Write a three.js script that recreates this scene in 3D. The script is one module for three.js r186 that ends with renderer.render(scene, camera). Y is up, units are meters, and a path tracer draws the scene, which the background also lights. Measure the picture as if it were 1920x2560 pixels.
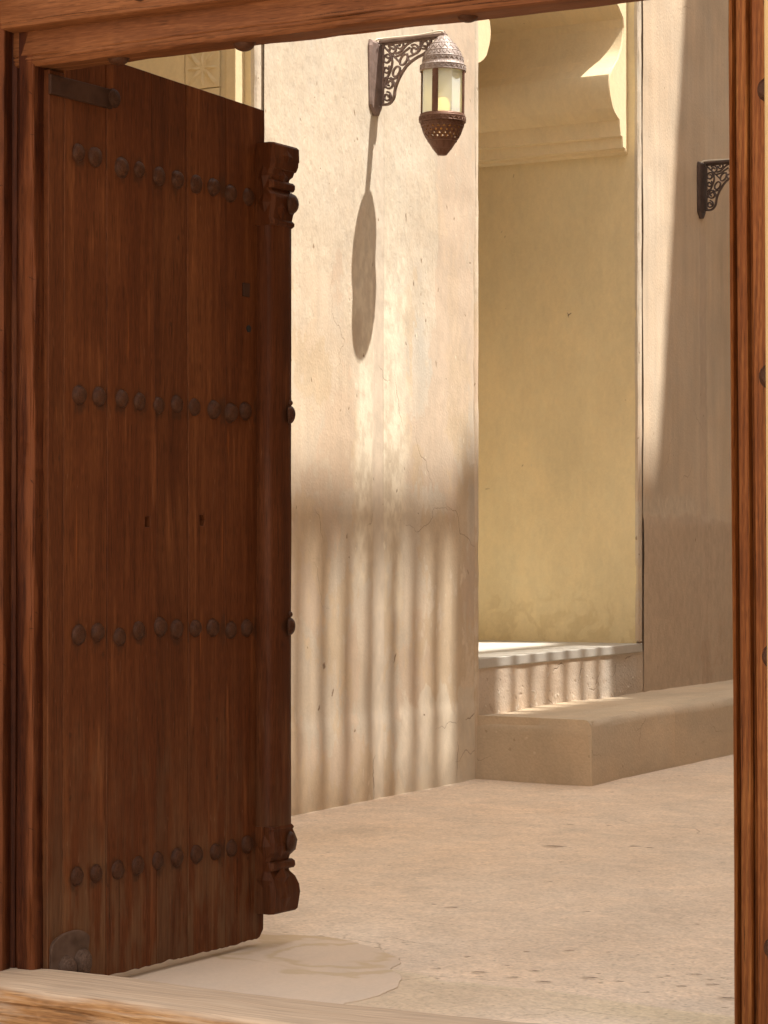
import * as THREE from 'three';
import { mergeGeometries, mergeVertices, toCreasedNormals } from 'three/addons/utils/BufferGeometryUtils.js';
import { RoundedBoxGeometry } from 'three/addons/geometries/RoundedBoxGeometry.js';
import { Brush, Evaluator, SUBTRACTION } from 'three-bvh-csg';

// ------------------------------------------------------------------ camera, sky, sun, exposure
const scene = new THREE.Scene();
const camera = new THREE.PerspectiveCamera(24.88, 3 / 4, 0.1, 400);
camera.rotation.order = 'YXZ';
camera.position.set(0, 1.15, 0);
camera.rotation.y = THREE.MathUtils.degToRad(29.15);
camera.rotation.x = Math.atan(80 / 5800);
scene.add(camera);

const SUN = new THREE.Vector3(0.374, 0.9163, -0.142).normalize();
{ // hazy desert sky: pale blue overhead, warm white towards the horizon, a broad glow round the sun
  const W = 256, H = 128, d = new Float32Array(W * H * 4);
  for (let j = 0; j < H; j++) for (let i = 0; i < W; i++) {
    const el = ((j + 0.5) / H - 0.5) * Math.PI, az = ((i + 0.5) / W - 0.5) * 2 * Math.PI;
    const dir = new THREE.Vector3(Math.cos(el) * Math.cos(az), Math.sin(el), Math.cos(el) * Math.sin(az));
    const up = Math.max(0, Math.sin(el)), hz = Math.exp(-up * 4);
    const c = Math.max(0, dir.dot(SUN)), glow = 0.85 * Math.pow(c, 10);
    const k = 1.35;
    const below = el < 0 ? 0.6 : 1, o = (j * W + i) * 4;
    d[o] = below * k * (0.50 + 0.18 * hz + glow); d[o + 1] = below * k * (0.48 + 0.15 * hz + glow * 0.93); d[o + 2] = below * k * (0.47 + 0.10 * hz + glow * 0.84); d[o + 3] = 1;
  }
  const t = new THREE.DataTexture(d, W, H, THREE.RGBAFormat, THREE.FloatType);
  t.mapping = THREE.EquirectangularReflectionMapping; t.magFilter = t.minFilter = THREE.LinearFilter; t.needsUpdate = true;
  scene.background = t; scene.environment = t;
}
const sun = new THREE.DirectionalLight(new THREE.Color().setRGB(1, 0.93, 0.82), 3.6);
sun.position.copy(SUN).multiplyScalar(40).add(new THREE.Vector3(-4, 2, -9));
sun.target.position.set(-4, 2, -9);
sun.castShadow = true; sun.shadow.radius = 1.2; sun.shadow.mapSize.set(4096, 4096);
Object.assign(sun.shadow.camera, { left: -14, right: 14, top: 14, bottom: -14, near: 1, far: 90 });
scene.add(sun, sun.target);

const renderer = new THREE.WebGLRenderer({ antialias: true });
renderer.setSize(768, 1024);
renderer.toneMapping = THREE.LinearToneMapping;
renderer.toneMappingExposure = 2.42;
renderer.shadowMap.enabled = true;

// ------------------------------------------------------------------ noise
function rng(seed) { let s = seed >>> 0; return () => { s = (s + 0x6d2b79f5) | 0; let t = Math.imul(s ^ (s >>> 15), 1 | s); t = (t + Math.imul(t ^ (t >>> 7), 61 | t)) ^ t; return ((t ^ (t >>> 14)) >>> 0) / 4294967296; }; }
const R0 = rng(7), TAB = new Float32Array(65536);
for (let i = 0; i < 65536; i++) TAB[i] = R0();
function noise(x, y) {
  const xi = Math.floor(x), yi = Math.floor(y); let fx = x - xi, fy = y - yi;
  fx = fx * fx * (3 - 2 * fx); fy = fy * fy * (3 - 2 * fy);
  const a = xi & 255, b = (xi + 1) & 255, c = (yi & 255) << 8, e = ((yi + 1) & 255) << 8;
  const p = TAB[a | c], q = TAB[b | c], r = TAB[a | e], s = TAB[b | e];
  return p + (q - p) * fx + (r - p) * fy + (p - q - r + s) * fx * fy;
}
function fbm(x, y, n = 4) { let a = 0.5, s = 0, t = 0; for (let i = 0; i < n; i++) { s += a * noise(x + i * 17.3, y + i * 9.7); t += a; x *= 2.03; y *= 2.03; a *= 0.5; } return s / t; }
const noise3 = (x, y, z) => (noise(x + z * 0.71 + 31, y - z * 0.43) + noise(y + 57 + x * 0.37, z + 11) + noise(z + 83, x + y * 0.61 + 5)) / 3;
const clamp = (x, a = 0, b = 1) => Math.min(b, Math.max(a, x));
const sstep = (a, b, x) => { const t = clamp((x - a) / (b - a)); return t * t * (3 - 2 * t); };
const mix = (a, b, t) => a + (b - a) * t;

// ------------------------------------------------------------------ textures
const toS = (x) => 255 * (x <= 0.0031308 ? 12.92 * x : 1.055 * Math.pow(Math.max(0, x), 1 / 2.4) - 0.055);
const LUT = new Uint8Array(4097); for (let i = 0; i <= 4096; i++) LUT[i] = Math.round(clamp(toS(i / 4096), 0, 255));
class Field { // a sheet of colour (linear) and height, w x h pixels over sw x sh metres
  constructor(w, h, sw, sh) { Object.assign(this, { w, h, sw, sh, c: new Float32Array(w * h * 3), b: new Float32Array(w * h).fill(0.5) }); }
  fill(fn) { const o = [0, 0, 0, 0.5]; for (let j = 0; j < this.h; j++) for (let i = 0; i < this.w; i++) { fn((i + 0.5) / this.w * this.sw, (j + 0.5) / this.h * this.sh, o); const k = j * this.w + i; this.c[k * 3] = o[0]; this.c[k * 3 + 1] = o[1]; this.c[k * 3 + 2] = o[2]; this.b[k] = o[3]; } return this; }
  blob(u, v, ru, rv, turn, rgb, amount, depth, seed, hard = 0.5) { // an uneven spot
    const px = this.w / this.sw, py = this.h / this.sh, r = Math.max(ru, rv) * 1.5, cs = Math.cos(turn), sn = Math.sin(turn);
    for (let j = Math.max(0, Math.floor((v - r) * py)); j <= Math.min(this.h - 1, (v + r) * py); j++) for (let i = Math.max(0, Math.floor((u - r) * px)); i <= Math.min(this.w - 1, (u + r) * px); i++) {
      const du = (i + 0.5) / px - u, dv = (j + 0.5) / py - v, a = (du * cs + dv * sn) / ru, b = (-du * sn + dv * cs) / rv;
      const d = Math.hypot(a, b) + (fbm(a * 2.1 + seed * 7.7, b * 2.1 + seed * 3.1, 3) - 0.5) * 1.1, t = 1 - sstep(1 - hard, 1, d); if (t <= 0) continue;
      const k = j * this.w + i; for (let q = 0; q < 3; q++) this.c[k * 3 + q] = mix(this.c[k * 3 + q], rgb[q], t * amount); this.b[k] += depth * t;
    }
  }
  crack(u, v, ang, len, width, rgb, amount, depth, rand, wander = 0.8) { // a wandering crack
    let a = ang; const st = Math.min(width, 0.004);
    for (let s = 0; s < len; s += st) { a += (rand() - 0.5) * wander; a += (ang - a) * (wander < 0.5 ? 0.3 : 0.08); u += Math.cos(a) * st; v += Math.sin(a) * st; const wv = width * (0.35 + 0.65 * Math.sin(Math.PI * clamp(s / len))); this.blob(u, v, wv, wv, 0, rgb, amount, depth, s * 90, 0.8); }
  }
  maps(repeat = false) {
    const n = this.w * this.h, C = new Uint8Array(n * 4), B = new Uint8Array(n * 4);
    for (let k = 0; k < n; k++) { for (let q = 0; q < 3; q++) C[k * 4 + q] = LUT[Math.round(clamp(this.c[k * 3 + q]) * 4096)]; C[k * 4 + 3] = 255; const b = Math.round(clamp(this.b[k]) * 255); B[k * 4] = B[k * 4 + 1] = B[k * 4 + 2] = b; B[k * 4 + 3] = 255; }
    const mk = (d, s) => { const t = new THREE.DataTexture(d, this.w, this.h); if (s) t.colorSpace = THREE.SRGBColorSpace; t.magFilter = THREE.LinearFilter; t.minFilter = THREE.LinearMipmapLinearFilter; t.generateMipmaps = true; t.anisotropy = 8; t.wrapS = t.wrapT = THREE.RepeatWrapping; t.needsUpdate = true; return t; };
    const m = { map: mk(C, true), bumpMap: mk(B, false), sw: this.sw, sh: this.sh };
    this.c = this.b = null; return m;
  }
}
// lime plaster: cloudy tone, upright brush marks, grain, pits
function plaster(w, h, sw, sh, base, seed, k = {}) {
  const { cloud = 0.16, brush = 0.08, grain = 0.05, pink = 0.1, flow = 1 } = k, f = new Field(w, h, sw, sh), s = seed * 13.1;
  f.fill((u, v, o) => {
    const n1 = fbm(u * 2.6 + s, v * 1.7 + s, 5) - 0.5, n2 = fbm(u * 26 + s, v * 2.2 * flow, 4) - 0.5, n3 = fbm(u * 130, v * 130 + s, 3) - 0.5, n4 = fbm(u * 9 + 50 + s, v * 6, 4) - 0.5, n5 = fbm(u * 1.2 + 9, v * 0.9 + s * 2, 4) - 0.5;
    const t = 1 + cloud * 2 * n1 + brush * 2 * n2 + grain * 2 * n3 + 0.12 * n4, p = pink * 2 * (n5 + 0.5 * n4);
    o[0] = base[0] * t; o[1] = base[1] * t * (1 - 0.28 * p); o[2] = base[2] * t * (1 - 0.6 * p);
    o[3] = 0.5 + 0.25 * n4 + 0.14 * n2 + 0.22 * n3 + 0.3 * n1;
  });
  return f;
}
// timber: v runs along the grain
function timber(w, h, sw, sh, dark, mid, light, seed, k = {}) {
  const { rings = 34, worn = 0.25, dust = null, cathedral = 0, contrast = 1, edge = null } = k, f = new Field(w, h, sw, sh), s = seed * 11.7;
  f.fill((u, v, o) => {
    const wp = fbm(u * 5 + s, v * 0.9 + s, 3) - 0.5;
    let g = fbm(u * rings + wp * 5 + s, v * 1.1 + s, 4);
    if (cathedral) { const uu = (u % 0.16) - 0.08 + wp * 0.03, rr = Math.sqrt(uu * uu * 220 + 0.03) * 5 + (v + wp * 0.35) * cathedral; g = mix(g, 0.5 + 0.42 * Math.sin(rr * 9 + 2.5 * fbm(u * 30, v * 3 + s, 3)), 0.4); }
    const fi = noise(u * 520 + s, v * 22), f2 = noise(u * 230 + wp * 20, v * 9 + s), f3 = noise(u * 620 + 9, v * 60 + s), big = fbm(u * 4 + s * 2, v * 2.6 + 40, 5), pl = fbm(u * 14 + s, v * 5 + 3, 4);
    let t = clamp(0.5 + contrast * ((g - 0.5) * 1.2 + (f2 - 0.5) * 0.4 + (f3 - 0.5) * 0.25 + (big - 0.5) * 0.9 + (pl - 0.5) * 0.6));
    const pore = sstep(0.72, 0.92, fi) * 0.35;
    for (let q = 0; q < 3; q++) { const a = t < 0.5 ? mix(dark[q], mid[q], t * 2) : mix(mid[q], light[q], t * 2 - 1); o[q] = a * (1 - pore) * (0.88 + 0.24 * f3); }
    let sc = worn * sstep(0.62, 0.80, fbm(u * 70 + s, v * 4.2 + 9, 3)) * sstep(0.42, 0.66, pl);
    if (edge) sc = Math.max(sc, edge(u, v, fbm(u * 60 + s, v * 7, 4), fbm(v * 3 + s, u * 9, 4)));
    for (let q = 0; q < 3; q++) o[q] = mix(o[q], light[q] * 1.5, sc);
    if (dust) { const a = dust.fn(u, v, fbm(u * 60 + s, v * 4.4, 4), fbm(u * 8, v * 5 + s, 4)); for (let q = 0; q < 3; q++) o[q] = mix(o[q], dust.rgb[q] * (0.8 + 0.4 * f2), a); }
    o[3] = 0.5 + 0.3 * (g - 0.5) - pore * 0.5 + 0.25 * (f2 - 0.5) + 0.2 * (big - 0.5);
  });
  return f;
}
const mat = (m, o = {}) => { const { bump = 0.002, tint, ...r } = o; return new THREE.MeshStandardMaterial({ map: m.map, bumpMap: m.bumpMap, bumpScale: bump, roughness: 0.95, ...(tint ? { color: new THREE.Color().setRGB(...tint) } : {}), ...r }); };
const wood = (m, o = {}) => { const { bump = 0.002, tint, ...r } = o; return new THREE.MeshPhysicalMaterial({ map: m.map, bumpMap: m.bumpMap, bumpScale: bump, specularIntensity: 0.22, ...(tint ? { color: new THREE.Color().setRGB(...tint) } : {}), ...r }); };
const RR = rng(91);
const DARK = [0.10, 0.065, 0.04];

// sunlit pier: u = -7.9 - z, v = y
const fPier = plaster(1024, 2048, 2.4, 4.8, [0.61, 0.525, 0.42], 1, { cloud: 0.24, brush: 0.11, pink: 0.26 });
{
  const f = fPier, U = (z) => -7.9 - z;
  for (let j = 0; j < f.h; j++) for (let i = 0; i < f.w; i++) {
    const u = (i + 0.5) / f.w * f.sw, y = (j + 0.5) / f.h * f.sh, k = j * f.w + i, n = fbm(u * 11 + 3, y * 7, 4) - 0.5, nn = fbm(u * 40 + 3, y * 22, 3) - 0.5;
    // greyer, rougher old coat high up, ragged lower limit and a straight day-joint to the right
    const old = sstep(-0.04, 0.05, y - 2.25 + n * 0.9) * (1 - sstep(-0.012, 0.012, u - U(-9.73) + n * 0.05)) * 0.75;
    // the chased strip under the bracket filled with a paler mortar, smeared on both sides
    const cz = u - U(-9.165) + n * 0.012, strip = sstep(0.056, 0.046, Math.abs(cz)) * sstep(3.2, 3.0, y);
    const smear = Math.max(sstep(0.14, 0.05, Math.abs(u - U(-9.06) + n * 0.12)), sstep(0.2, 0.07, Math.abs(u - U(-9.29) + n * 0.15))) * sstep(0.75, 1.4, y + n * 0.9) * sstep(2.9, 2.2, y + n * 0.8) * (0.55 + 0.45 * sstep(-0.25, 0.15, nn + n * 0.5)) * (1 - strip);
    const low = sstep(0.02, -0.02, y - 0.36 + n * 0.12) * sstep(0.7, 0.5, u + n * 0.2);
    const skim = sstep(0.02, -0.02, y - 0.45 + n * 0.35) * sstep(1.42, 1.52, u + n * 0.3);
    const C = f.c;
    const put = (rgb, a) => { for (let q = 0; q < 3; q++) C[k * 3 + q] = mix(C[k * 3 + q], rgb[q] * (1 + 0.25 * nn + 0.2 * n), a); };
    const pinkp = sstep(0.0, 0.07, fbm(u * 3.1 + 8, y * 1.9 + 3, 5) - 0.5 + 0.25 * nn) * (1 - old * 0.8), warm = sstep(0.02, 0.09, fbm(u * 4.4 + 31, y * 2.6 + 13, 5) - 0.5 + 0.3 * nn), grit = sstep(0.08, 0.2, fbm(u * 95, y * 80 + 7, 3) - 0.5 + n * 0.3);
    put([0.575, 0.44, 0.325], pinkp * 0.55); put([0.57, 0.45, 0.305], warm * 0.6 * (1 - old)); put([0.45, 0.36, 0.26], grit * (0.12 + 0.4 * old));
    put([0.62, 0.545, 0.43], old * 0.6); put([0.64, 0.56, 0.46], strip * 0.8); put([0.76, 0.69, 0.56], smear * 0.9); put([0.585, 0.475, 0.37], sstep(-0.012, 0.012, u - U(-9.74) + n * 0.06) * sstep(1.6, 2.0, y + n) * 0.6); put([0.66, 0.55, 0.42], low * 0.4); put([0.70, 0.63, 0.52], skim * 0.65);
    f.b[k] += old * (nn * 0.9) + smear * 0.12 + strip * (-0.1 - f.b[k] * 0.3 + 0.15) - low * 0.10 + sstep(0.012, 0, Math.abs(Math.abs(cz) - 0.052)) * 0.22 * sstep(3.2, 3.0, y) + sstep(0.03, 0, Math.abs(y - 0.37 + n * 0.12)) * 0.22 * sstep(0.7, 0.5, u);
  }
  for (let i = 0; i < 240; i++) { const y = 0.15 + 4.3 * Math.pow(RR(), 0.55), u = RR() * 2.2 + 0.1, r = 0.003 + 0.008 * RR() * RR(); const d = RR() < 0.5; f.blob(u, y, r, r * (1 + 2.5 * RR()), (RR() - 0.5) * 1.4, d ? [0.26, 0.18, 0.11] : [0.72, 0.65, 0.52], 0.85, d ? -0.3 : -0.16, i, 0.6); }
  for (const [z, y, ru, rv] of [[-9.42, 2.66, 0.006, 0.03], [-9.5, 2.36, 0.005, 0.02], [-9.83, 2.76, 0.006, 0.018], [-10.08, 2.52, 0.01, 0.004], [-9.62, 2.2, 0.006, 0.012], [-8.68, 0.62, 0.014, 0.02], [-8.76, 0.5, 0.008, 0.02], [-8.64, 0.44, 0.01, 0.016], [-9.32, 0.63, 0.008, 0.03], [-8.95, 0.32, 0.01, 0.008], [-9.6, 0.35, 0.012, 0.006]]) f.blob(U(z), y, ru, rv, RR() - 0.5, [0.2, 0.13, 0.08], 0.9, -0.35, z * 9, 0.6);
  const cr = (z, y, a, l, w = 0.003) => f.crack(U(z), y, a, l, w, [0.25, 0.17, 0.11], 0.75, -0.12, RR);
  cr(-9.16, 1.97, -0.2, 0.16); cr(-9.3, 1.95, -1.0, 0.34); cr(-9.52, 1.72, -1.5, 0.42); cr(-9.8, 1.4, -0.85, 0.6); cr(-9.35, 1.26, 0.1, 0.65, 0.0024); cr(-9.05, 1.23, 0.5, 0.12); cr(-8.6, 1.3, -0.7, 0.16);
  cr(-8.58, 1.1, -1.0, 0.32, 0.002); cr(-9.7, 0.27, 0.1, 0.3); cr(-9.95, 0.22, -1.5, 0.2, 0.005); cr(-9.9, 0.1, 0.15, 0.3); cr(-9.14, 0.2, -1.6, 0.22, 0.006); cr(-10.02, 0.3, -0.5, 0.12, 0.005); cr(-8.72, 2.5, -1.55, 0.9, 0.002);
}
const mPier = fPier.maps();
const fWall = plaster(1024, 1536, 2.4, 4.8, [0.60, 0.49, 0.37], 2, { cloud: 0.24, brush: 0.09, pink: 0.2 });
for (let j = 0; j < fWall.h; j++) for (let i = 0; i < fWall.w; i++) { // u = -12.2 - z : filled chase under the bracket, ragged lower edge of an old coat
  const u = (i + 0.5) / fWall.w * 2.4, y = (j + 0.5) / fWall.h * 4.8, k = j * fWall.w + i, n = fbm(u * 8 + 3, y * 6, 4) - 0.5, nn = fbm(u * 40, y * 24 + 8, 3) - 0.5, cz = u - 0.985 + n * 0.02;
  const band = sstep(0.09, 0.02, Math.abs(y - 1.36 + n * 0.12)) * sstep(1.28, 1.31, y + n * 0.14 + nn * 0.03) * sstep(0.95, 0.8, u), edge = (sstep(0.02, 0.0, Math.abs(Math.abs(cz) - 0.066))) * sstep(3.1, 3.0, y) * 0.7, fillc = sstep(0.066, 0.056, Math.abs(cz)) * sstep(3.1, 3.0, y), low = sstep(1.31, 1.28, y + n * 0.14), stain = sstep(0.08, 0.2, n + nn * 0.3) * sstep(1.0, 0.5, y) * sstep(0.6, 1.0, u);
  const put = (rgb, a) => { for (let q = 0; q < 3; q++) fWall.c[k * 3 + q] = mix(fWall.c[k * 3 + q], rgb[q] * (1 + 0.3 * nn), a); };
  put([0.60, 0.51, 0.40], band * 0.95); put([0.62, 0.53, 0.41], edge * 0.75); put([0.53, 0.42, 0.33], fillc * 0.5); put([0.53, 0.415, 0.31], low * 0.75); put([0.46, 0.33, 0.235], stain * 0.5);
  fWall.b[k] += band * 0.12 + edge * 0.1 - low * 0.08 + band * nn * 0.5;
}
for (let i = 0; i < 90; i++) { const r = 0.002 + 0.005 * RR() * RR(), d = RR() < 0.4; fWall.blob(RR() * 2.4, RR() * 4.8, r, r * (1 + 2 * RR()), 0, d ? [0.25, 0.17, 0.1] : [0.66, 0.58, 0.46], 0.8, -0.2, i); }
for (let i = 0; i < 7; i++) fWall.crack(RR() * 2.4, RR() * 4.8, RR() * 6, 0.3, 0.003, [0.3, 0.21, 0.14], 0.6, -0.1, RR);
const mWall = fWall.maps();
const fNiche = plaster(1024, 2048, 2.2, 5.6, [0.77, 0.64, 0.395], 3, { cloud: 0.10, brush: 0.03, grain: 0.04, pink: 0.12, flow: 3 });
for (let i = 0; i < 60; i++) { const d = RR() < 0.4; fNiche.blob(RR() * 2.2, RR() * 5.6, 0.003 + 0.02 * RR() * RR(), 0.0025 + 0.002 * RR(), RR() * 3, d ? [0.32, 0.22, 0.11] : [0.68, 0.6, 0.42], 0.6, -0.05, i); }
for (let i = 0; i < 9; i++) fNiche.crack(RR() * 2.2, RR() * 5.6, RR() * 6, 0.16, 0.002, [0.66, 0.56, 0.37], 0.5, 0.06, RR);
for (let j = 0; j < 2048; j++) for (let i = 0; i < 1024; i++) { // limewash: pale trowelled swirls, a worn bare patch low down
  const u = i / 1024 * 2.2, v = j / 2048 * 5.6, k = j * 1024 + i, n = fbm(u * 5, v * 5, 4) - 0.5, n2 = fbm(u * 22 + n * 5, v * 14, 4) - 0.5, n3 = fbm(u * 60, v * 30, 3) - 0.5;
  const sw = sstep(0.06, 0.16, n2 + n * 0.4), bare = sstep(0.30, 0.12, Math.abs(v - 0.62) + n * 0.5 + n2 * 0.4) * 0.55 * sstep(-0.1, 0.12, n2);
  for (let q = 0; q < 3; q++) { fNiche.c[k * 3 + q] = mix(mix(fNiche.c[k * 3 + q], [0.78, 0.69, 0.46][q], sw * 0.16), [0.60, 0.47, 0.26][q], bare * 0.85) * (1 + n3 * 0.08); }
  fNiche.b[k] += n2 * 0.15;
}
for (let i = 0; i < 120; i++) fNiche.crack(RR() * 2.2, RR() * 5.6, RR() * 6, 0.05 + 0.12 * RR(), 0.0018, [0.80, 0.72, 0.5], 0.5, 0.06, RR, 1.4);
fNiche.crack(1.02, 2.46, 0.6, 0.03, 0.005, [0.1, 0.06, 0.04], 0.9, 0.1, RR); fNiche.crack(1.03, 2.45, 1.5, 0.03, 0.004, [0.1, 0.06, 0.04], 0.9, 0.1, RR);
const mNiche = fNiche.maps();
const fRiser = plaster(512, 256, 2.3, 0.6, [0.62, 0.53, 0.44], 9, { cloud: 0.2, brush: 0, grain: 0.08, pink: 0.3, flow: 2 });
for (let i = 0; i < 90; i++) { const lo = RR() * RR(), d = RR() < 0.35; fRiser.blob(RR() * 2.3, 0.29 + 0.24 * lo, 0.006 + 0.03 * RR() * RR(), 0.004 + 0.012 * RR(), RR() * 3, d ? [0.50, 0.38, 0.29] : [0.74, 0.68, 0.60], 0.7, d ? -0.2 : 0.22, i, 0.6); }
for (let i = 0; i < 9; i++) fRiser.crack(0.5 + RR() * 1.4, 0.3 + RR() * 0.24, (RR() - 0.5) * 1.4, 0.12, 0.004, [0.22, 0.15, 0.10], 0.7, -0.3, RR);
const mRiser = fRiser.maps();
const fStep = plaster(1024, 1024, 1.6, 1.6, [0.57, 0.455, 0.325], 4, { cloud: 0.2, brush: 0.05, grain: 0.08, pink: 0.16, flow: 4 });
for (let i = 0; i < 130; i++) { const d = RR() < 0.5, r = 0.003 + 0.012 * RR() * RR(); fStep.blob(RR() * 1.6, RR() * 1.6, r, r * (0.4 + RR()), RR() * 3, d ? [0.36, 0.27, 0.18] : [0.66, 0.56, 0.43], 0.6, d ? -0.15 : 0.05, i, 0.6); }
for (let i = 0; i < 8; i++) fStep.crack(RR() * 1.6, RR() * 1.6, RR() * 6, 0.15 + 0.2 * RR(), 0.0025, [0.3, 0.21, 0.14], 0.6, -0.12, RR);
const mStep = fStep.maps();
// floor: u = x + 5.3, v = -z - 4.6 ; screeded cement, trowel drag along x, chips, joints
const fFloor = plaster(1024, 2048, 4.2, 9.4, [0.70, 0.56, 0.432], 5, { cloud: 0.12, brush: 0, grain: 0.10, pink: 0.16 });
{
  const f = fFloor, U = (x) => x + 5.3, V = (z) => -z - 4.6;
  for (let j = 0; j < f.h; j++) for (let i = 0; i < f.w; i++) {
    const u = (i + 0.5) / f.w * f.sw, v = (j + 0.5) / f.h * f.sh, k = j * f.w + i, n = fbm(u * 3.2, v * 5, 4) - 0.5, n2 = fbm(u * 13 + 8, v * 17, 4) - 0.5;
    const lip = v - (0.86 + 0.11 * (2.35 - u)) - n * 0.14, near = sstep(0.03, -0.03, lip) * sstep(2.0, 2.35, u);
    const band = near * sstep(-0.34, -0.1, lip), line = sstep(0.03, 0.0, Math.abs(lip)) * sstep(1.9, 2.4, u), tr = n2 * 0.2;
    const C = f.c; for (let q = 0; q < 3; q++) C[k * 3 + q] *= 1 + tr + n * 0.10;
    const put = (rgb, a) => { for (let q = 0; q < 3; q++) C[k * 3 + q] = mix(C[k * 3 + q], rgb[q] * (1 + n2 * 0.3), a); };
    put([0.56, 0.46, 0.27], band * 0.45 * sstep(2.6, 3.1, u)); put([0.50, 0.39, 0.26], near * 0.55 * sstep(3.0, 2.5, u)); put([0.64, 0.53, 0.37], line * 0.55);
    const gr = noise(u * 240, v * 240) - 0.5, g2 = fbm(u * 90, v * 100, 3) - 0.5, sp = sstep(0.82, 0.92, noise(u * 150 + 9, v * 150 + 4)); for (let q = 0; q < 3; q++) C[k * 3 + q] *= (1 + gr * 0.14 + g2 * 0.34) * (1 - 0.25 * sp); f.b[k] += n2 * 0.4 + n * 0.2 - near * 0.15 + g2 * 0.4 - sp * 0.15;
  }
  const chips = [[-3.74, -8.01, .07], [-3.48, -8.18, .06], [-3.41, -8.17, .03], [-3.46, -8.55, .036], [-3.98, -8.7, .034], [-3.36, -7.18, .03], [-3.48, -6.56, .03], [-3.4, -6.53, .036], [-2.96, -5.78, .02], [-2.7, -5.67, .036], [-2.71, -5.56, .03], [-2.53, -5.65, .04], [-2.44, -5.64, .035], [-2.27, -5.66, .03], [-2.3, -5.83, .036], [-2.21, -5.72, .03], [-2.32, -5.54, .024], [-2.61, -5.54, .03], [-2.75, -6.0, .024], [-2.64, -6.03, .02], [-2.55, -6.03, .015], [-3.12, -5.64, .02], [-3.16, -5.66, .02], [-2.8, -5.71, .02], [-2.36, -6.24, .016], [-2.99, -6.66, .02], [-2.11, -5.56, .036], [-2.95, -5.58, .03], [-2.82, -5.58, .04], [-4.79, -8.65, .012], [-4.78, -9.01, .014]];
  for (const [x, z, w0] of chips) { const w = w0 * (0.5 + 0.9 * RR()); f.blob(U(x), V(z), w * 0.6, w * (0.3 + 0.25 * RR()), 0.3 - RR() * 0.6, [0.36, 0.26, 0.18], 0.55, -0.35, x * 50, 0.5); f.blob(U(x) + w * 0.06, V(z) + w * 0.3, w * 0.5, w * 0.13, 0.1, [0.10, 0.06, 0.04], 0.95, -0.3, x * 31, 0.5); }
  for (let i = 0; i < 150; i++) { const b = RR() < 0.6, x = -5 + RR() * 3.6, z = b ? -5.45 - RR() * 0.5 : -5 - RR() * 7, r = 0.004 + 0.012 * RR() * RR(); f.blob(U(x), V(z), r, r * 1.3, RR() * 3, [0.27, 0.19, 0.125], 0.7, -0.3, i, 0.6); }
  const cr = (x, z, a, l, w = 0.004) => f.crack(U(x), V(z), a, l, w, [0.3, 0.215, 0.145], 0.65, -0.15, RR);
  cr(-4.6, -8.6, 0.35, 0.6); cr(-4.3, -9.1, -0.12, 2.0); cr(-4.5, -8.95, 0.6, 0.5); cr(-2.6, -5.2, 0.3, 0.5); cr(-2.3, -5.1, -0.7, 0.3); cr(-2.5, -5.05, 1.2, 0.3); cr(-3.5, -5.95, -0.5, 0.5); cr(-3.4, -5.9, 0.2, 0.4); cr(-3.6, -6.3, -0.3, 0.5); cr(-3, -5.35, 0.3, 0.5);
}
const mFloor = fFloor.maps();
const STUDS = [[[0.115, 2.156], [0.181, 2.156], [0.288, 2.143], [0.365, 2.148], [0.451, 2.142], [0.531, 2.142], [0.616, 2.141], [0.694, 2.143], [0.775, 2.135], [0.862, 2.137]],
  [[0.118, 1.533], [0.197, 1.533], [0.291, 1.532], [0.368, 1.528], [0.451, 1.523], [0.53, 1.53], [0.609, 1.526], [0.697, 1.523], [0.778, 1.519], [0.848, 1.527]],
  [[0.118, 0.917], [0.194, 0.922], [0.284, 0.907], [0.366, 0.921], [0.456, 0.927], [0.53, 0.918], [0.613, 0.919], [0.693, 0.917], [0.781, 0.908], [0.856, 0.912]],
  [[0.114, 0.299], [0.19, 0.297], [0.277, 0.296], [0.361, 0.297], [0.448, 0.3], [0.533, 0.3], [0.621, 0.298], [0.706, 0.295], [0.784, 0.297], [0.859, 0.3]]];
const leafDust = { rgb: [0.098, 0.052, 0.027], fn: (u, v, s, b) => 0.7 * sstep(0.36, 0.62, 0.5 * s + 0.5 * fbm(u * 26, v * 9, 5) + 0.4 * (b - 0.5)) * sstep(0.85, 0.05, v + (b - 0.5) * 0.7 + (s - 0.5) * 0.9) };
const fLeaf = timber(1024, 2048, 1.2, 2.6, [0.040, 0.0112, 0.0038], [0.069, 0.0205, 0.0068], [0.118, 0.041, 0.0145], 1, { rings: 46, worn: 0.35, dust: leafDust, contrast: 0.5 });
for (const [u, v, ru, rv] of [[0.52, 1.44, 0.006, 0.05], [0.3, 1.15, 0.004, 0.12], [0.7, 1.7, 0.004, 0.1], [0.2, 0.9, 0.004, 0.09]]) fLeaf.blob(u, v, ru, rv, 0, [0.15, 0.045, 0.012], 0.6, -0.05, u * 99, 0.7);
for (let i = 0; i < 160; i++) fLeaf.blob(RR() * 1.2, 0.05 + 2.4 * RR() * RR(), 0.0007 + 0.0012 * RR(), 0.008 + 0.05 * RR() * RR(), (RR() - 0.5) * 0.25, [0.15, 0.075, 0.042], 0.5, -0.1, i, 0.8);
for (let i = 0; i < 9; i++) fLeaf.blob(RR() * 1.2, 0.1 + 2 * RR(), 0.008, 0.011, 0, [0.03, 0.012, 0.006], 0.6, -0.15, i, 0.7);
for (let i = 0; i < 12; i++) fLeaf.crack(RR() * 1.2, RR() < 0.6 ? 0.03 : 0.3 + RR(), 1.57, 0.1 + 0.25 * RR(), 0.0016, [0.012, 0.005, 0.003], 0.8, -0.3, RR, 0.12);
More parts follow.
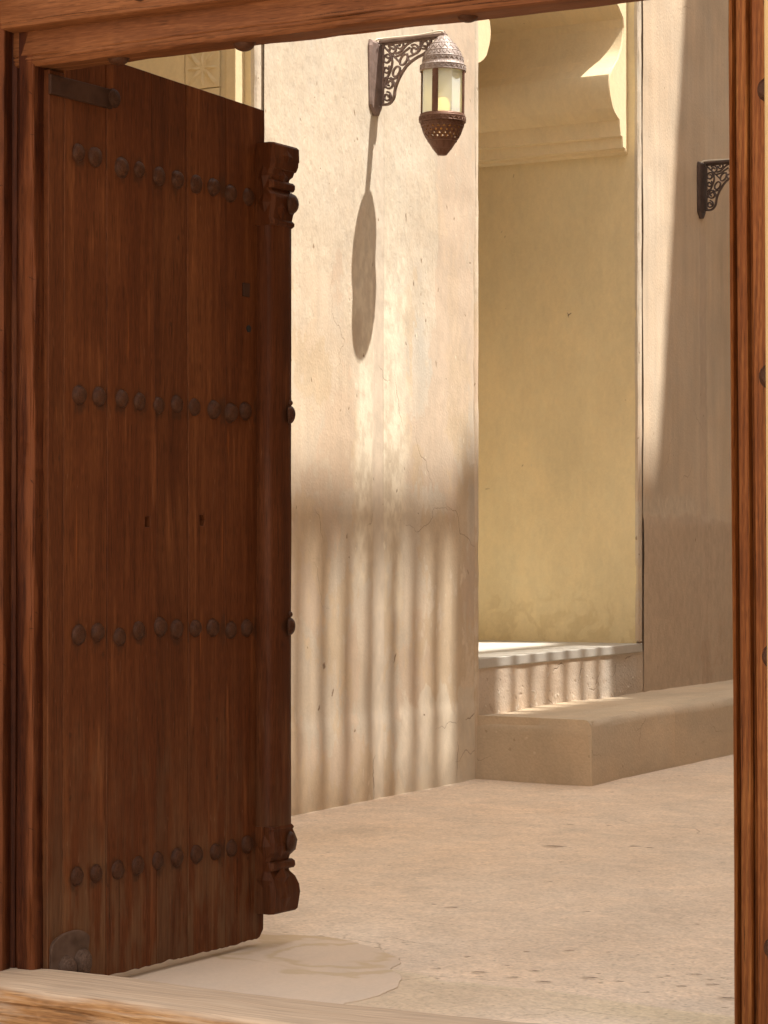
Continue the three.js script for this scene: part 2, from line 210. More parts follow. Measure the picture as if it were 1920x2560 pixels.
STUDS.flat().forEach(([x, y], i) => { const k = x < 0.23 ? 1 : x < 0.43 ? 2 : x < 0.58 ? 3 : x < 0.756 ? 4 : 5; fLeaf.blob(x + k * 0.19, y - 0.006, 0.034, 0.042, 0, [0.03, 0.014, 0.008], 0.6, -0.03, i, 0.6); }); // iron stain round the studs
const mLeaf = fLeaf.maps();
const fFrame = timber(512, 1024, 0.6, 2.6, [0.070, 0.023, 0.0082], [0.125, 0.044, 0.0160], [0.19, 0.076, 0.031], 2, { rings: 44, worn: 0.5, contrast: 0.55 });
for (let i = 0; i < 60; i++) fFrame.crack(RR() * 0.6, RR() * 2.6, 1.57, 0.08 + 0.3 * RR(), 0.0018, [0.02, 0.007, 0.003], 0.75, -0.3, RR, 0.12);
const mFrame = fFrame.maps();
const fLeft = timber(512, 2048, 0.3, 2.6, [0.026, 0.0058, 0.0018], [0.048, 0.0115, 0.0034], [0.080, 0.024, 0.0080], 6, { rings: 40, worn: 0.3,  // left timber darker than the right jamb: deep shade put into its colour
  edge: (u, v, s, b) => 0.95 * sstep(0.022, 0.006, Math.abs(u - 0.122 + (b - 0.5) * 0.012) + (s - 0.5) * 0.03) * (0.4 + 0.9 * b) });
for (let i = 0; i < 26; i++) fLeft.crack(0.07 + RR() * 0.05, RR() * 2.6, 0.5 + RR() * 0.4, 0.012 + 0.012 * RR(), 0.0018, [0.02, 0.007, 0.003], 0.8, -0.4, RR);
const mLeft = fLeft.maps();
const fJamb = timber(512, 2048, 0.3, 2.8, [0.080, 0.021, 0.0048], [0.160, 0.049, 0.0118], [0.28, 0.112, 0.031], 3, { rings: 34, worn: 0.15, cathedral: 1.6, contrast: 0.55 });
for (let i = 0; i < 40; i++) fJamb.crack(RR() * 0.3, RR() * 2.8, 1.57, 0.03 + 0.15 * RR(), 0.0014, [0.02, 0.007, 0.003], 0.75, -0.3, RR, 0.12);
const mJamb = fJamb.maps();
const mSill = timber(512, 1024, 0.6, 2.6, [0.15, 0.062, 0.018], [0.27, 0.128, 0.043], [0.38, 0.21, 0.085], 4, { rings: 30, worn: 0.3, dust: { rgb: [0.46, 0.345, 0.245], fn: (u, v, s, b) => Math.max(0.35 * sstep(0.45, 0.6, s), 0.92 * sstep(0.392, 0.366, u + (s - 0.5) * 0.03 + (b - 0.5) * 0.02) * sstep(0.0, 0.1, u) * (0.9 + 0.2 * s)) } }).maps();
const mGate = plaster(512, 512, 2, 2, [0.42, 0.29, 0.135], 6, { cloud: 0.12, pink: 0.06 }).maps();
const mMarble = plaster(512, 512, 1.2, 1.2, [0.52, 0.50, 0.46], 7, { cloud: 0.16, brush: 0.06, pink: 0, flow: 0.2 }).maps();
const fPatch = plaster(512, 512, 1.2, 1.2, [0.615, 0.49, 0.38], 8, { cloud: 0.14, brush: 0.02, grain: 0.05, pink: 0.16 });
for (let j = 0; j < 512; j++) for (let i = 0; i < 512; i++) { const u = i / 512 * 1.2, v = j / 512 * 1.2, k = j * 512 + i, n = fbm(u * 7, v * 9, 4) - 0.5, r = Math.hypot(u - 0.66, (v - 0.26) * 1.1) + n * 0.24, a = Math.max(sstep(0.05, 0.02, Math.abs(r - 0.3)) * 0.6, sstep(0.035, 0.005, Math.abs(r - 0.19)) * 0.6) * sstep(0.62, 0.4, v + n); for (let q = 0; q < 3; q++) fPatch.c[k * 3 + q] = mix(fPatch.c[k * 3 + q], [0.50, 0.36, 0.20][q], a); }
const mPatch = fPatch.maps();
const fMetal = new Field(512, 512, 1, 1).fill((u, v, o) => { const n = fbm(u * 30, v * 30, 4), m = fbm(u * 7, v * 7 + 5, 4), t = clamp(0.5 + (n - 0.5) * 1.6 + (m - 0.5)); o[0] = mix(0.14, 0.27, t); o[1] = mix(0.095, 0.20, t); o[2] = mix(0.07, 0.165, t); o[3] = n; });
const mMetal = fMetal.maps();
// lantern tin: chased zigzag bands, u once round, v = height in metres / 0.6
const fTin = new Field(1024, 1024, 1, 0.6).fill((u, v, o) => {
  const n = fbm(u * 40, v * 60, 4), m = fbm(u * 9, v * 12 + 5, 4), t = clamp(0.5 + (n - 0.5) * 1.3 + (m - 0.5) * 1.2); o[0] = mix(0.15, 0.27, t); o[1] = mix(0.085, 0.19, t); o[2] = mix(0.055, 0.15, t);
  let b = 0.5 + 0.2 * (n - 0.5);
  const bands = [[0.142, 0.172, 44, 0], [0.182, 0.212, 30, 1], [0.385, 0.410, 30, 1], [0.418, 0.438, 40, 0], [0.442, 0.466, 36, 0], [0.472, 0.498, 30, 0], [0.505, 0.54, 14, 0]];
  for (const [a, c, k, wav] of bands) if (v > a && v < c) { const p = (v - a) / (c - a), w = wav ? 0.5 + 0.3 * Math.sin(u * k * 6.283) : Math.abs(((u * k) % 1) * 2 - 1); b += 0.4 * sstep(0.22, 0.05, Math.abs(p - w)); }
  o[3] = b;
});
const mTin = fTin.maps(); 

const M = {
  pier: mat(mPier, { bump: 0.0032 }), wall: mat(mWall, { bump: 0.006 }), arch: mat(mNiche, { bump: 0.003, tint: [1.06, 1.06, 1.12] }), niche: mat(mNiche, { bump: 0.003 }), facade: mat(mWall, { bump: 0.006, tint: [0.62, 0.56, 0.5] }), riser: mat(mRiser, { bump: 0.012 }), step: mat(mStep, { bump: 0.006 }), floor: mat(mFloor, { bump: 0.010 }),
  leaf: wood(mLeaf, { bump: 0.0008, roughness: 0.6 }), frame: wood(mFrame, { bump: 0.0015, roughness: 0.6 }), frameLeftShaded: wood(mLeft, { bump: 0.0015, roughness: 0.6 }), jamb: wood(mJamb, { bump: 0.0014, roughness: 0.5 }), sill: mat(mSill, { bump: 0.004, roughness: 0.85 }),
  post: wood(mLeaf, { bump: 0.0008, roughness: 0.5, tint: [0.95, 0.9, 0.88] }),
  gate: mat(mGate, { bump: 0.005 }), marble: mat(mMarble, { bump: 0.0015, roughness: 0.5 }), patch: mat(mPatch, { bump: 0.002, roughness: 0.8 }),
  bandMetal: mat(mMetal, { bump: 0.001, roughness: 0.45, metalness: 0.3, tint: [0.9, 0.66, 0.56] }),
  shoe: wood(mMetal, { bump: 0.002, roughness: 0.6, tint: [0.42, 0.34, 0.29] }), iron: wood(mMetal, { bump: 0.001, roughness: 0.65, tint: [0.185, 0.115, 0.085] }), bronze: wood(mMetal, { bump: 0.0008, roughness: 0.42, tint: [0.25, 0.135, 0.085] }),
  cast: mat(mMetal, { bump: 0.0006, roughness: 0.55, metalness: 0.25, tint: [1.2, 1.2, 1.32] }),
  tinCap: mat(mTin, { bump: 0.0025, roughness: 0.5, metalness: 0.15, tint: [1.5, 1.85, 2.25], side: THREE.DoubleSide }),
  castPaintedShade: mat(mMetal, { bump: 0.0006, roughness: 0.55, metalness: 0.2, tint: [0.42, 0.40, 0.42] }),  // darker copy of the cast metal, shade put into its tint
  tin: mat(mTin, { bump: 0.006, roughness: 0.5, metalness: 0.3, tint: [0.72, 0.52, 0.44], side: THREE.DoubleSide }),
  glass: new THREE.MeshPhysicalMaterial({ color: new THREE.Color().setRGB(0.74, 0.79, 0.84), roughness: 0.6, transmission: 0.46, thickness: 0, side: THREE.DoubleSide }),
  flame: new THREE.MeshStandardMaterial({ color: 0xffc860, emissive: new THREE.Color().setRGB(1, 0.62, 0.14), emissiveIntensity: 6 }),
  wax: new THREE.MeshStandardMaterial({ color: new THREE.Color().setRGB(0.75, 0.68, 0.5), roughness: 0.6 }),
  cable: new THREE.MeshStandardMaterial({ color: new THREE.Color().setRGB(0.74, 0.70, 0.58), roughness: 0.6 }),
  dark: new THREE.MeshStandardMaterial({ color: new THREE.Color().setRGB(0.012, 0.008, 0.006), roughness: 0.95 }),
};

// ------------------------------------------------------------------ geometry helpers
M.planks = [[1.12, 1.1, 1.05], [1.3, 1.28, 1.2], [1.2, 1.14, 1.05]].map((t) => wood(mLeaf, { bump: 0.0008, roughness: 0.6, tint: t }));
const used = {};
function numbered(n) { used[n] = (used[n] ?? -1) + 1; return used[n] ? `${n}_${String(used[n]).padStart(3, '0')}` : n; }
function tag(o, label, category, group, kind) { o.userData = { ...(label && { label }), ...(category && { category }), ...(group && { group }), ...(kind && { kind }) }; return o; }
function thing(name, pos = [0, 0, 0]) { const g = new THREE.Group(); g.name = numbered(name); g.position.set(...pos); scene.add(g); return g; }
function part(name, geo, m, parent) { const o = new THREE.Mesh(geo, m); o.name = name; o.castShadow = o.receiveShadow = true; parent.add(o); return o; }
const join = (a) => mergeGeometries(a.map((g) => { let q = g.index ? g.toNonIndexed() : g; for (const k of Object.keys(q.attributes)) if (!['position', 'normal', 'uv'].includes(k)) q.deleteAttribute(k); return q; }));
// uv in texture units by the way each face points; 'grain' is the axis that runs along v
function projUV(g, m, grain = 'y', ou = 0, ov = 0) {
  if (g.index) g = g.toNonIndexed();
  const p = g.attributes.position, uv = new Float32Array(p.count * 2), a = new THREE.Vector3(), b = new THREE.Vector3(), c = new THREE.Vector3();
  for (let i = 0; i < p.count; i += 3) {
    a.fromBufferAttribute(p, i); b.fromBufferAttribute(p, i + 1); c.fromBufferAttribute(p, i + 2);
    const n = b.clone().sub(a).cross(c.clone().sub(a)); const ax = Math.abs(n.x), ay = Math.abs(n.y), az = Math.abs(n.z);
    for (let k = 0; k < 3; k++) {
      const q = [a, b, c][k]; let u, v;
      if (grain === 'y') { if (ay > ax && ay > az) { u = q.x; v = q.z; } else { u = ax > az ? q.z : q.x; v = q.y; } }
      else if (grain === 'x') { if (ax > ay && ax > az) { u = q.z; v = q.y; } else { u = ay > az ? q.z : q.y; v = q.x; } }
      else { if (az > ax && az > ay) { u = q.x; v = q.y; } else { u = ax > ay ? q.y : q.x; v = q.z; } }
      uv[(i + k) * 2] = (u + ou) / m.sw; uv[(i + k) * 2 + 1] = (v + ov) / m.sh;
    }
  }
  g.setAttribute('uv', new THREE.BufferAttribute(uv, 2)); return g;
}
function box(x0, x1, y0, y1, z0, z1, r = 0.008, seg = 2) {
  const w = Math.abs(x1 - x0), h = Math.abs(y1 - y0), d = Math.abs(z1 - z0);
  const g = r > 0 ? new RoundedBoxGeometry(w, h, d, seg, Math.min(r, w / 2.01, h / 2.01, d / 2.01)) : new THREE.BoxGeometry(w, h, d);
  g.translate((x0 + x1) / 2, (y0 + y1) / 2, (z0 + z1) / 2); return g;
}
function wobble(g, amp, freq, seed = 0) { // hand-made unevenness; equal points move equally
  const p = g.attributes.position; for (let i = 0; i < p.count; i++) { const x = p.getX(i), y = p.getY(i), z = p.getZ(i), q = (s) => (noise3(x * freq + s + seed, y * freq * 0.7 + s * 2, z * freq - s) - 0.5) * 2 * amp; p.setXYZ(i, x + q(3.1), y + q(17.7), z + q(41.3)); } p.needsUpdate = true; return g;
}
// a length of timber or moulding: closed outline (a, b) swept over t0..t1; place(a, b, t) -> [x, y, z]
function sweep(outline, t0, t1, n, place, m, { jit = 0, freq = 6, seed = 0, crease = 0.6, ou = 0, ov = 0, caps = true } = {}) {
  const pos = [], uv = [], N = outline.length, per = [0]; for (let i = 0; i < N; i++) { const a = outline[i], b = outline[(i + 1) % N]; per.push(per[i] + Math.hypot(b[0] - a[0], b[1] - a[1])); }
  const at = (i, k) => { const t = mix(t0, t1, k / n), [a, b] = outline[i % N]; const d = jit ? [(fbm(i * 3.7 + seed, t * freq + seed, 3) - 0.5) * 2 * jit, (fbm(i * 5.1 + 40 + seed, t * freq + seed, 3) - 0.5) * 2 * jit] : [0, 0]; return place(a + d[0], b + d[1], t); };
  for (let k = 0; k < n; k++) for (let i = 0; i < N; i++) {
    const A = at(i, k), B = at(i + 1, k), Cc = at(i + 1, k + 1), D = at(i, k + 1), u0 = (per[i] + ou) / m.sw, u1 = (per[i + 1] + ou) / m.sw, v0 = (mix(t0, t1, k / n) + ov) / m.sh, v1 = (mix(t0, t1, (k + 1) / n) + ov) / m.sh;
    pos.push(...A, ...B, ...Cc, ...A, ...Cc, ...D); uv.push(u0, v0, u1, v0, u1, v1, u0, v0, u1, v1, u0, v1);
  }
  if (caps) for (const [k, flip] of [[0, 1], [n, 0]]) { const tri = THREE.ShapeUtils.triangulateShape(outline.map(([a, b]) => new THREE.Vector2(a, b)), []); for (const f of tri) for (const i of flip ? [f[0], f[2], f[1]] : f) { pos.push(...at(i, k)); uv.push((outline[i][0] + ou) / m.sw, (outline[i][1] + ov) / m.sh); } }
  let g = new THREE.BufferGeometry(); g.setAttribute('position', new THREE.Float32BufferAttribute(pos, 3)); g.setAttribute('uv', new THREE.Float32BufferAttribute(uv, 2));
  g = toCreasedNormals(g, crease); return g;
}
// a plastered face: nu x nv grid over fn(s, t) -> [x, y, z]
function sheet(nu, nv, fn, uvfn) {
  const pos = [], uv = [], idx = []; for (let j = 0; j <= nv; j++) for (let i = 0; i <= nu; i++) { const p = fn(i / nu, j / nv); pos.push(...p); uv.push(...uvfn(p)); }
  for (let j = 0; j < nv; j++) for (let i = 0; i < nu; i++) { const a = j * (nu + 1) + i, b = a + 1, c = a + nu + 1, d = c + 1; idx.push(a, b, d, a, d, c); }
  const g = new THREE.BufferGeometry(); g.setAttribute('position', new THREE.Float32BufferAttribute(pos, 3)); g.setAttribute('uv', new THREE.Float32BufferAttribute(uv, 2)); g.setIndex(idx); g.computeVertexNormals(); return g;
}
const und = (a, b, f, s) => (fbm(a * f + s, b * f * 0.7 + s * 2, 3) - 0.5) * 2;

// ------------------------------------------------------------------ ground and courtyard floor
{
  const g = new THREE.PlaneGeometry(240, 240); g.rotateX(-Math.PI / 2); g.translate(0, -0.14, 0);
  const o = part('ground', projUV(g, mStep, 'x'), M.step, scene); tag(o, 'sandy ground outside the gate', null, null, 'structure');
  const fl = sheet(90, 160, (s, t) => { const x = mix(-5.3, -0.05, s), z = mix(-4.55, -14.2, t); return [x, und(x, z, 1.3, 4) * (z > -6.3 ? 0.0015 : 0.0015 + 0.006 * sstep(-6.3, -7.5, z)), z]; }, ([x, , z]) => [(x + 5.3) / 4.2, (-z - 4.6) / 9.4]);
  const far = new THREE.PlaneGeometry(5.3, 8); far.rotateX(-Math.PI / 2); far.translate(-2.65, 0, -18.2);
  const f = part('courtyard_floor', fl, M.floor, scene); tag(f, 'pinkish beige cement floor of the courtyard with chips and cracks', null, null, 'structure');
  const fx = part('courtyard_floor_001', projUV(far, mStep, 'x'), M.step, scene); tag(fx, 'far end of the beige cement courtyard floor', null, null, 'structure');
  // smooth cement patch under the door leaf, uneven outline, a few millimetres proud
  const outline = [[-3.60, -4.70], [-3.1, -4.72], [-2.95, -4.86], [-2.93, -5.0], [-2.90, -5.16], [-2.92, -5.3], [-2.97, -5.42], [-3.04, -5.5], [-3.09, -5.62], [-3.19, -5.72], [-3.31, -5.80], [-3.46, -5.86], [-3.60, -5.84], [-3.80, -5.86], [-3.9, -5.3], [-3.85, -4.72]];
  const pts = new THREE.CatmullRomCurve3(outline.map(([x, z]) => new THREE.Vector3(x, 0, z)), true).getPoints(220).map((p) => new THREE.Vector2(p.x + und(p.x, p.z, 16, 3) * 0.014 + und(p.x, p.z, 50, 3) * 0.006, -p.z + und(p.z, p.x, 16, 9) * 0.014 + und(p.z, p.x, 50, 5) * 0.006));
  const pg = new THREE.ExtrudeGeometry(new THREE.Shape(pts), { depth: 0.003, bevelEnabled: true, bevelSize: 0.002, bevelThickness: 0.0015, bevelSegments: 2, curveSegments: 1 }); pg.rotateX(-Math.PI / 2); pg.translate(0, -0.0022, 0);
  pg.translate(3.95, 0, 5.9); const pgu = projUV(pg, mPatch, 'z'); pgu.translate(-3.95, 0, -5.9); const p = part('cement_patch', pgu, M.patch, scene); tag(p, 'smooth greyish pink cement patch in the floor under the open door leaf', null, null, 'structure');
}

// ------------------------------------------------------------------ the sunlit wall with its niches
const XW = -5.14;
const wallThing = thing('courtyard_wall', [0, 0, 0]);
tag(wallThing, 'tall beige plaster wall with arched niches, lit by sun above baluster shadows', 'wall');
{
  const W = wallThing, uvP = ([, y, z]) => [(-7.9 - z) / 2.4, y / 4.8];
  // pier between the niches
  const face = sheet(96, 260, (s, t) => { const z = mix(-8.19, -10.125, s), y = mix(-0.02, 5.55, t); const st = 0.003 * sstep(0.06, 0.045, Math.abs(z + 9.165 + und(y, 1, 3, 5) * 0.008)) * sstep(3.2, 3.1, y); const lower = 0.004 * sstep(0.40, 0.34, y); return [XW + und(y, z, 2.2, 1) * 0.007 + und(y, z, 9, 3) * 0.0012 - st + lower, y, z]; }, uvP);
  part('pier', join([face, projUV(box(-6.6, XW - 0.012, -0.02, 5.55, -10.163, -8.12, 0), mPier, 'y', -10, 0)]), M.pier, W);
  const bead = (z0, z1, y0, y1, seed, dp = 0.016) => { const n = 130; return sweep([[0, z0], [-dp, z0], [-dp, z1], [0, z1], [0.007, mix(z1, z0, 0.2)], [0.009, (z0 + z1) / 2], [0.006, mix(z0, z1, 0.2)]], y0, y1, n, (a, b, t) => [XW - 0.002 + a, t, b], mPier, { jit: 0.0035, freq: 9, seed, ou: 0.3 * seed }); };
  part('edge_bead', bead(-10.167, -10.122, 0, 5.4, 1), M.pier, W);
  part('edge_bead', bead(-8.166, -8.116, 0, 5.4, 2), M.pier, W);
  part('edge_bead', bead(-12.224, -12.167, 0.6, 5.4, 3), M.pier, W);
  part('pier_core', projUV(box(-6.6, XW - 0.03, 0, 5.4, -10.15, -8.13, 0), mPier, 'y', -10, 0), M.pier, W).visible = true;
  W.remove(W.children[W.children.length - 1]);
  // wall to the right of the niche
  const uvW = ([, y, z]) => [(-z - 12.2) / 2.4, y / 4.8];
  const right = sheet(80, 170, (s, t) => { const z = mix(-12.245, -14.6, s), y = mix(0.25, 5.55, t); const st = 0.003 * sstep(0.055, 0.045, Math.abs(z + 13.2)) * sstep(3.12, 3.0, y); const dado = 0.006 * sstep(1.33, 1.28, y + und(z, 2, 4, 2) * 0.02); return [XW + und(y, z, 2.0, 11) * 0.008 + und(y, z, 9, 3) * 0.0012 - st + dado, y, z]; }, uvW);
  part('wall_section', join([right, projUV(box(-6.6, XW - 0.014, 0, 5.55, -25, -12.25, 0), mWall), projUV(box(-6.6, XW - 0.022, 0, 5.55, -12.26, -12.205, 0), mWall)]), M.wall, W);
  part('wall_section', join([projUV(box(-6.6, XW, 0, 5.55, -6.1, -4.75, 0.01), mWall)]), M.wall, W);
  part('wall_section', projUV(box(-6.6, XW - 0.001, 5.4, 5.55, -12.26, -10.1, 0), mWall), M.wall, W);
  part('wall_section', projUV(box(-6.6, XW - 0.001, 5.4, 5.55, -8.2, -6.1, 0), mWall), M.wall, W);
  part('riser', sheet(60, 20, (s, t) => { const z = mix(-10.13, -12.3, s), y = mix(0.0, 0.545, t); return [XW - 0.006 + und(y, z, 6, 21) * 0.007 + und(y, z, 22, 23) * 0.003 * sstep(0.5, 0.3, y), y, z]; }, ([, y, z]) => [(-z - 10.1) / 2.3, y / 0.6]), M.riser, W);
  // right niche: reveals, back, marble sill, cusped arch
  part('niche_reveal', sheet(30, 90, (s, t) => { const x = mix(XW - 0.012, -6.55, s), y = mix(0.58, 5.4, t); return [x, y, -12.170 + und(x, y, 2.4, 31) * 0.005]; }, ([x, y]) => [(x + 6.6) / 2.2, y / 5.6]), M.niche, W);
  part('niche_back', projUV(box(-6.75, -6.6, 0.3, 5.5, -12.4, -9.9, 0), mNiche), M.niche, W);
  const slab = box(-6.6, XW + 0.004, 0.538, 0.588, -12.222, -10.169, 0.006, 3); part('sill', projUV(slab, mMarble, 'z'), M.marble, W);
  const half = [[3.374, -12.162], [3.378, -12.138], [3.392, -12.134], [3.396, -12.100], [3.452, -12.092], [3.458, -12.066], [3.545, -12.050], [3.556, -12.020], [3.575, -11.985], [3.60, -11.955], [3.654, -11.925], [3.69, -11.912], [3.728, -11.908],
    [3.774, -11.918], [3.822, -11.965], [3.884, -12.036], [3.954, -12.084], [4.033, -12.110], [4.078, -12.122], [4.129, -12.108], [4.179, -12.045], [4.235, -11.945], [4.30, -11.84], [4.33, -11.80],
    [4.36, -11.79], [4.42, -11.83], [4.50, -11.82], [4.58, -11.75], [4.66, -11.62], [4.74, -11.50], [4.78, -11.42], [4.84, -11.40], [4.92, -11.34], [5.02, -11.2475]];
  const zc = -11.1675, sh = new THREE.Shape(); // outline drawn in (-z, y)
  sh.moveTo(12.167, 3.37); sh.lineTo(12.167, 5.4); sh.lineTo(10.168, 5.4); sh.lineTo(10.168, 3.37);
  for (const [y, z] of half) sh.lineTo(-(2 * zc - z), y); sh.lineTo(-zc, 5.10); for (const [y, z] of half.slice().reverse()) sh.lineTo(-z, y); sh.closePath();
  const ag = new THREE.ExtrudeGeometry(sh, { depth: 1.3, bevelEnabled: true, bevelThickness: 0.006, bevelSize: 0.005, bevelSegments: 1, curveSegments: 4, steps: 10 });
  { const p = ag.attributes.position; for (let i = 0; i < p.count; i++) { const a = p.getX(i), b = p.getY(i), c = p.getZ(i); p.setXYZ(i, -5.206 - c, b, -a); } }
  part('niche_arch', projUV(wobble(toCreasedNormals(mergeVertices((ag.deleteAttribute('normal'), ag.deleteAttribute('uv'), ag.index ? ag : ag), 1e-4).toNonIndexed(), 0.45), 0.0025, 7, 3), mNiche, 'y', 0.4, 0), M.arch, W);
  // left niche: far reveal with two carved star tiles
  part('niche_reveal', join([sheet(20, 70, (s, t) => { const x = mix(-5.192, -6.6, s), y = mix(0.0, 5.4, t); return [x, y, -8.062 + und(x, y, 2.4, 37) * 0.004]; }, ([x, y]) => [(x + 6.9) / 2.2, y / 5.6]), projUV(box(-6.6, XW - 0.012, 0, 5.4, -8.164, -8.118, 0), mNiche)]), M.niche, W);
  part('niche_plate', projUV(wobble(box(-5.24, -5.191, 0, 5.4, -8.118, -8.048, 0.004), 0.002, 6), mNiche), M.niche, W);
  part('niche_back', projUV(box(-6.75, -6.6, 0, 5.5, -8.2, -6.0, 0), mNiche), M.niche, W);
  const S = 0.174, tile = () => {
    const a = [box(-S / 2 + 0.002, S / 2 - 0.002, -S / 2 + 0.002, S / 2 - 0.002, 0, 0.012, 0.003)];
    for (let k = 0; k < 8; k++) { // eight carved petals: faceted wedges between eight grooves
      const c = new THREE.ConeGeometry(1, 1, 4, 1); c.rotateY(Math.PI / 4); c.rotateX(Math.PI / 2); c.scale(k % 2 ? 0.017 : 0.010, k % 2 ? 0.064 : 0.048, 0.011); c.translate(0, k % 2 ? 0.054 : 0.042, 0.0165); c.rotateZ(k * Math.PI / 4 + Math.PI / 8 * 0); a.push(c);
    }
    return a;
  };
  for (const y of [3.305, 3.131, 2.957, 2.783]) { const t = join(tile()); t.translate(-5.355, y, -8.058); part('carved_tile', projUV(wobble(t, 0.0012, 40, y), mNiche, 'y', y), M.niche, W); }
  part('niche_pilaster', projUV(box(-6.0, -5.447, 0, 5.4, -8.07, -8.052, 0.004), mNiche, 'y', 0.7), M.niche, W);
  // pale step in the coping at the top
  part('coping', projUV(box(-6.7, XW + 0.03, 5.55, 5.67, -25, -4.75, 0.02), mWall), M.wall, W);
}
// plaster bench step
{
  const st = thing('bench_step'); tag(st, 'low plaster step with rounded edges running along the wall under the niche', 'step');
  const prof = []; const r = 0.046; prof.push([-5.16, 0], [-5.16, 0.31]); for (let k = 0; k <= 6; k++) { const a = Math.PI / 2 * (1 - k / 6); prof.push([-4.525 - r + r * Math.cos(a), 0.31 - r + r * Math.sin(a)]); } prof.push([-4.523, -0.01]);
  const body = sweep(prof.reverse(), 10.142, 20, 130, (a, b, t) => [a, b, -t], mStep, { jit: 0.004, freq: 4, crease: 0.9, caps: true });
  part('step_body', projUV(wobble(wobble(body, 0.009, 4, 3), 0.0035, 19, 8), mStep, 'z'), M.step, st);
  const end = sheet(26, 14, (s, t) => { const x = mix(-5.15, -4.527, s), y = mix(-0.01, 0.303, t); const e = 0.036 * Math.pow(clamp((y - 0.262) / 0.042), 2); const c = 0.003 * Math.pow(clamp((x + 4.55) / 0.023), 2); return [x, y, -10.138 - e - c + und(x, y, 5, 8) * 0.005]; }, ([x, y]) => [(x + 7) / 1.6, (y + 0.3) / 1.6]);
  const cap = sheet(26, 3, (s, t) => { const x = mix(-5.15, -4.535, s), z = mix(-10.165, -10.2, t); return [x, 0.303 + 0.006 * t, z]; }, ([x, , z]) => [(x + 7) / 1.6, (z + 11) / 1.6]);
  part('step_end', join([end, cap]), M.step, st);
}

// ------------------------------------------------------------------ buildings that shade the lane (outside the frame)
{
  const b = thing('opposite_building'); tag(b, 'tall plain building with a balustraded roof terrace across the lane', 'building');
  const X0 = -0.14, T = 12.32, off = 1.9; // an edge at X0 falls on the sunlit wall off metres nearer and T lower
  part('wall', projUV(box(X0, 4, -0.1, T, -26, -4.72, 0), mWall), M.facade, b);
  const post = (z0, z1, top, d) => part('roof_post', projUV(box(X0, X0 + d, T, top, z0 - off, z1 - off, 0.02), mWall), M.wall, b);
  post(-10.30, -9.97, 13.91, 0.26); post(-12.55, -11.97, 13.91, 0.3); post(-8.35, -8.02, 13.91, 0.26); post(-6.4, -6.07, 13.91, 0.26);
  for (const [z0, z1] of [[-11.97, -10.3], [-9.97, -8.35], [-8.02, -6.4], [-6.07, -3.6]]) {
    part('handrail', projUV(box(X0, X0 + 0.135, 13.64, 13.72, z0 - off, z1 - off, 0.012), mWall), M.wall, b);
    for (let k = -24; k < 40; k++) { const zw = -9.734 + 0.2106 * k; if (zw < z0 + 0.05 || zw > z1 - 0.05) continue; const z = zw - off; part('baluster', box(X0 + 0.01, X0 + 0.08, T, 13.64, z - 0.055, z + 0.055, 0), M.wall, b); }
  }
  const t = thing('tower_house'); tag(t, 'taller house jutting over the lane on an upper storey', 'building');
  part('upper_storey', projUV(box(-2.2, 4, 4.6, 13.91, -26, -14.36, 0), mWall), M.wall, t);
  part('wall', projUV(box(-5.2, -0.1, 0, 5.5, -22.4, -22, 0), mWall), M.wall, t);
}

// ------------------------------------------------------------------ gate wall
{
  const g = thing('gate_wall'); tag(g, 'yellow ochre plaster wall round the wooden gate at the right edge', 'wall');
  const P = (...a) => projUV(box(...a), mGate);
  { const q = P(-1.5495, 9, -0.14, 5.8, -4.72, -4.28, 0.012), p = q.attributes.position; for (let i = 0; i < p.count; i++) p.setX(i, p.getX(i) + 0.0042 * (1.9 - Math.min(3, p.getY(i)))); part('wall', q, M.gate, g); }
  part('wall', join([P(-9, -3.80, -0.14, 5.8, -4.74, -4.28, 0.012)]), M.gate, g);
  part('wall', join([P(-3.8, -1.55, 3.1, 5.8, -4.72, -4.28, 0.012)]), M.gate, g);
  part('tympanum', join([P(-3.8, -1.55, 2.505, 3.1, -4.72, -4.64, 0.0)]), M.gate, g);
}

// ------------------------------------------------------------------ gate frame
const domeProfile = (r, h) => { const p = [new THREE.Vector2(0, h)]; for (let k = 1; k <= 7; k++) { const a = k / 7 * Math.PI / 2; p.push(new THREE.Vector2(r * 0.92 * Math.sin(a), h * Math.cos(a) * 0.94 + h * 0.06)); } p.push(new THREE.Vector2(r, h * 0.05), new THREE.Vector2(r, 0)); return p; };
const bossGeo = [0, 1, 2].map((s) => { const g = new THREE.LatheGeometry(domeProfile(0.0265, 0.0145).reverse(), 20); g.rotateX(Math.PI / 2); return wobble(g, 0.0026, 40, s * 7); });
function boss(parent, x, y, z, name = 'stud', sc = 1, ry = 0, m = M.bronze, rx = 0) { const o = part(name, bossGeo[Math.floor(RR() * 3)], m, parent); o.position.set(x, y, z); o.rotation.set(rx, ry, RR() * 6.28, 'YXZ'); const s = sc * (0.94 + 0.12 * RR()); o.scale.set(s * (0.95 + 0.1 * RR()), s, s * (0.85 + 0.4 * RR())); return o; }
